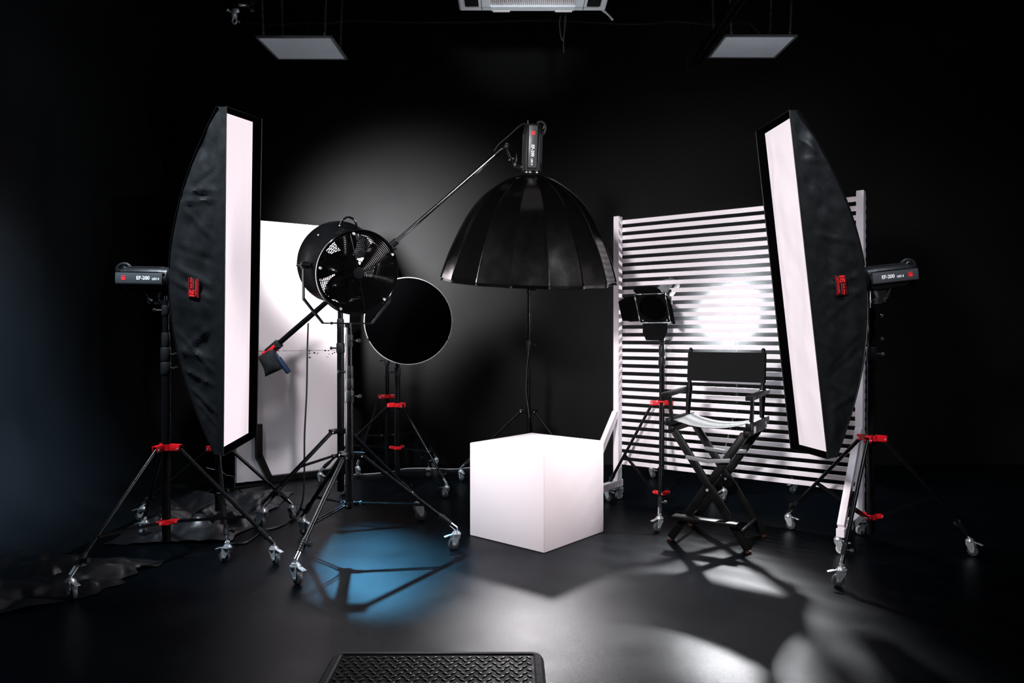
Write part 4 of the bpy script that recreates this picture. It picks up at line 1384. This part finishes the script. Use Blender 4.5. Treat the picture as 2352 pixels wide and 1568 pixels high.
for sg in (-1, 1):
    MB().box((xm + sg * 0.385, yc, zA - 0.0035), (0.085, 2 * GY, 0.003)).build('outlet_slot', 'dark_gap', ac, smooth=0)
    for yy in (-0.16, 0.12):
        fl_ = MB().box((0, 0, 0), (0.036, 0.24, 0.004), Matrix.Translation((xm + sg * 0.372, yc + yy, zA - 0.016)) @ Matrix.Rotation(sg * 0.6, 4, 'Y'), 0.001)
        fl_.build('vane', 'ac_plastic', ac, smooth=0)
    MB().box((xm, yc + sg * (H - 0.050), zA - 0.004), (2 * GX, 0.060, 0.006), None, 0.002).build('end_vane', 'ac_plastic', ac, smooth=0)
    MB().box((xm + sg * (GX + 0.055), yc, zA - 0.003), (0.004, 2 * H - 0.04, 0.004)).build('panel_seam', 'panel_frame', ac, smooth=0)
    MB().box((xm, yc + sg * (GY + 0.012), zA - 0.003), (2 * H - 0.1, 0.003, 0.004)).build('panel_seam', 'panel_frame', ac, smooth=0)
    for e in (-1, 1):
        MB().box((xm + e * 0.20, yc + sg * (H - 0.016), zA - 0.006), (0.11, 0.016, 0.010), None, 0.002).build('latch', 'ac_filter', ac, smooth=0)
MB().tube([V((xb - 0.03, ya1 - 0.02, zA + 0.02)), at(1400, 40, 4.80), at(1408, 48, 4.80), at(1406, 50, 4.80), at(1396, 38, 4.80), V((xb - 0.06, ya1 - 0.01, zA + 0.03))], 0.004, 6).build('wire_loop', 'cord_white', ac)
for (sx_, sy_) in ((-1, -1), (1, -1), (1, 1), (-1, 1)):
    MB().cyl((xm + sx_ * 0.38, yc + sy_ * 0.38, zA + 0.28), (xm + sx_ * 0.38, yc + sy_ * 0.38, 4.69), 0.006, n=8).build('hanger_rod', 'black_metal', ac)

# dark ceiling rail
rl = thing('ceiling_rail', 'long dark ceiling rail running away beside the right panel', 'rail', (1.585, 5.3, 3.62))
MB().box((1.575, 5.0, 3.60), (0.016, 2.95, 0.05)).box((1.625, 5.0, 3.60), (0.016, 2.95, 0.05)).box((1.60, 5.0, 3.625), (0.066, 2.95, 0.01)).build('track', 'black_metal', rl, smooth=0)
for y in (3.9, 5.2, 6.3):
    MB().cyl((1.60, y, 3.62), (1.60, y, 4.69), 0.005, n=8).build('hanger_rod', 'black_metal', rl)
MB().tube([V((1.575, 6.47, 3.60)), V((1.55, 6.49, 3.55)), V((1.53, 6.50, 3.57)), V((1.535, 6.49, 3.66)), V((1.55, 6.47, 3.72)), V((1.53, 6.47, 4.2))], 0.0035, 6).build('cord_loop', 'cord_black', rl)

# ceiling spotlight with a silver clamp
cs = thing('ceiling_spotlight', 'black ceiling lamp with a silver clamp at the top left edge', 'ceiling lamp', at(548, 0, 5.0))
Q = at(550, -16, 5.0)
MB().ball(Q, 0.13, 24, sz=0.85).build('lamp_shell', 'black_gloss', cs)
MB().cyl(Q + V((0, 0, 0.08)), (Q.x, Q.y, 4.69), 0.012, n=10).build('hanger_rod', 'black_metal', cs)
ck = at(541, 40, 4.95)
cm = MB()
cm.box(tuple(ck + V((0.0, 0, 0.012))), (0.032, 0.035, 0.050), None, 0.008)
cm.box(tuple(ck + V((0.010, 0, 0.038))), (0.042, 0.03, 0.022), None, 0.006)
cm.tube([ck + V((0.017 * math.cos(t) * 0.8, 0, -0.032 + 0.019 * math.sin(t))) for t in [2 * PI * k / 18 for k in range(18)]], 0.006, 8, closed=True)
cm.bar(ck + V((0.012, 0, -0.030)), ck + V((0.034, 0, -0.040)), 0.008, 0.010)
cm.cyl(ck + V((-0.018, -0.01, 0.022)), ck + V((-0.038, -0.012, 0.034)), 0.007, n=10)
cm.cyl(ck + V((-0.036, -0.012, 0.033)), ck + V((-0.040, -0.012, 0.036)), 0.011, n=10)
cm.build('clamp', 'zinc', cs, label='silver clamp')
MB().cyl(ck + V((0.0, 0, 0.03)), Q + V((-0.02, -0.03, -0.08)), 0.010, n=10).build('clamp_post', 'black_metal', cs)
kn = at(582, 26, 4.95)
MB().cyl(kn + V((-0.012, -0.01, 0)), kn + V((0.012, 0.0, 0.004)), 0.016, n=12).cyl(kn, Q + V((0.06, 0, -0.05)), 0.006, n=8).build('knob', 'black_plastic', cs)

cable('thin black cable sagging along the top of the back wall', [at(565, 55, 6.95), at(640, 60, 6.95), at(700, 54, 6.95), at(760, 57, 6.95), at(810, 50, 6.95), at(920, 54, 6.95), at(1080, 54, 6.95), at(1250, 50, 6.95), at(1450, 58, 6.95), at(1550, 53, 6.95), at(1650, 60, 6.95), at(1710, 54, 6.95), at(1745, 80, 6.95)], 0.011, 'cord_black', name='ceiling_cable')
cable('bundled black cable hanging below the air conditioner', [at(1292, 30, 4.95), at(1285, 50, 4.95), at(1287, 80, 4.95), at(1292, 95, 4.95), at(1296, 78, 4.95), at(1297, 45, 4.95), at(1300, 30, 4.95), at(1298, 60, 4.95), at(1294, 100, 4.95), at(1295, 124, 4.95)], 0.005, 'cord_black', name='ceiling_cable')

# ------------------------------------------------------------------ scattering volume added for the lens glare around the bare strobe
HZR = 0.95
hm = bpy.data.materials.new('glare_haze')
hm.use_nodes = True
nt = hm.node_tree
nt.nodes.clear()
out = nt.nodes.new('ShaderNodeOutputMaterial')
vsn = nt.nodes.new('ShaderNodeVolumeScatter')
vsn.inputs['Color'].default_value = (0.92, 0.96, 1.0, 1)
vsn.inputs['Anisotropy'].default_value = 0.35
tcn = nt.nodes.new('ShaderNodeTexCoord')
ln_ = nt.nodes.new('ShaderNodeVectorMath')
ln_.operation = 'LENGTH'
mrn = nt.nodes.new('ShaderNodeMapRange')
mrn.inputs['From Min'].default_value = 0.0
mrn.inputs['From Max'].default_value = HZR
mrn.inputs['To Min'].default_value = 1.0
mrn.inputs['To Max'].default_value = 0.0
pw = nt.nodes.new('ShaderNodeMath')
pw.operation = 'POWER'
pw.inputs[1].default_value = 3.0
ml = nt.nodes.new('ShaderNodeMath')
ml.operation = 'MULTIPLY'
ml.inputs[1].default_value = GLARE
nt.links.new(tcn.outputs['Object'], ln_.inputs[0])
nt.links.new(ln_.outputs['Value'], mrn.inputs['Value'])
nt.links.new(mrn.outputs['Result'], pw.inputs[0])
nt.links.new(pw.outputs[0], ml.inputs[0])
nt.links.new(ml.outputs[0], vsn.inputs['Density'])
nt.links.new(vsn.outputs['Volume'], out.inputs['Volume'])
MATS['glare_haze'] = hm
hz_c = LO
hb_ = MB().ball(hz_c, HZR, 32)
hb_.v = [p - hz_c for p in hb_.v]
ho_ = hb_.build('glare_haze', 'glare_haze', None)
ho_.location = hz_c
tag(ho_, 'added scattering volume for the glare around the lit flash head behind the slatted screen', 'glare_haze')
ho_['kind'] = 'stuff'
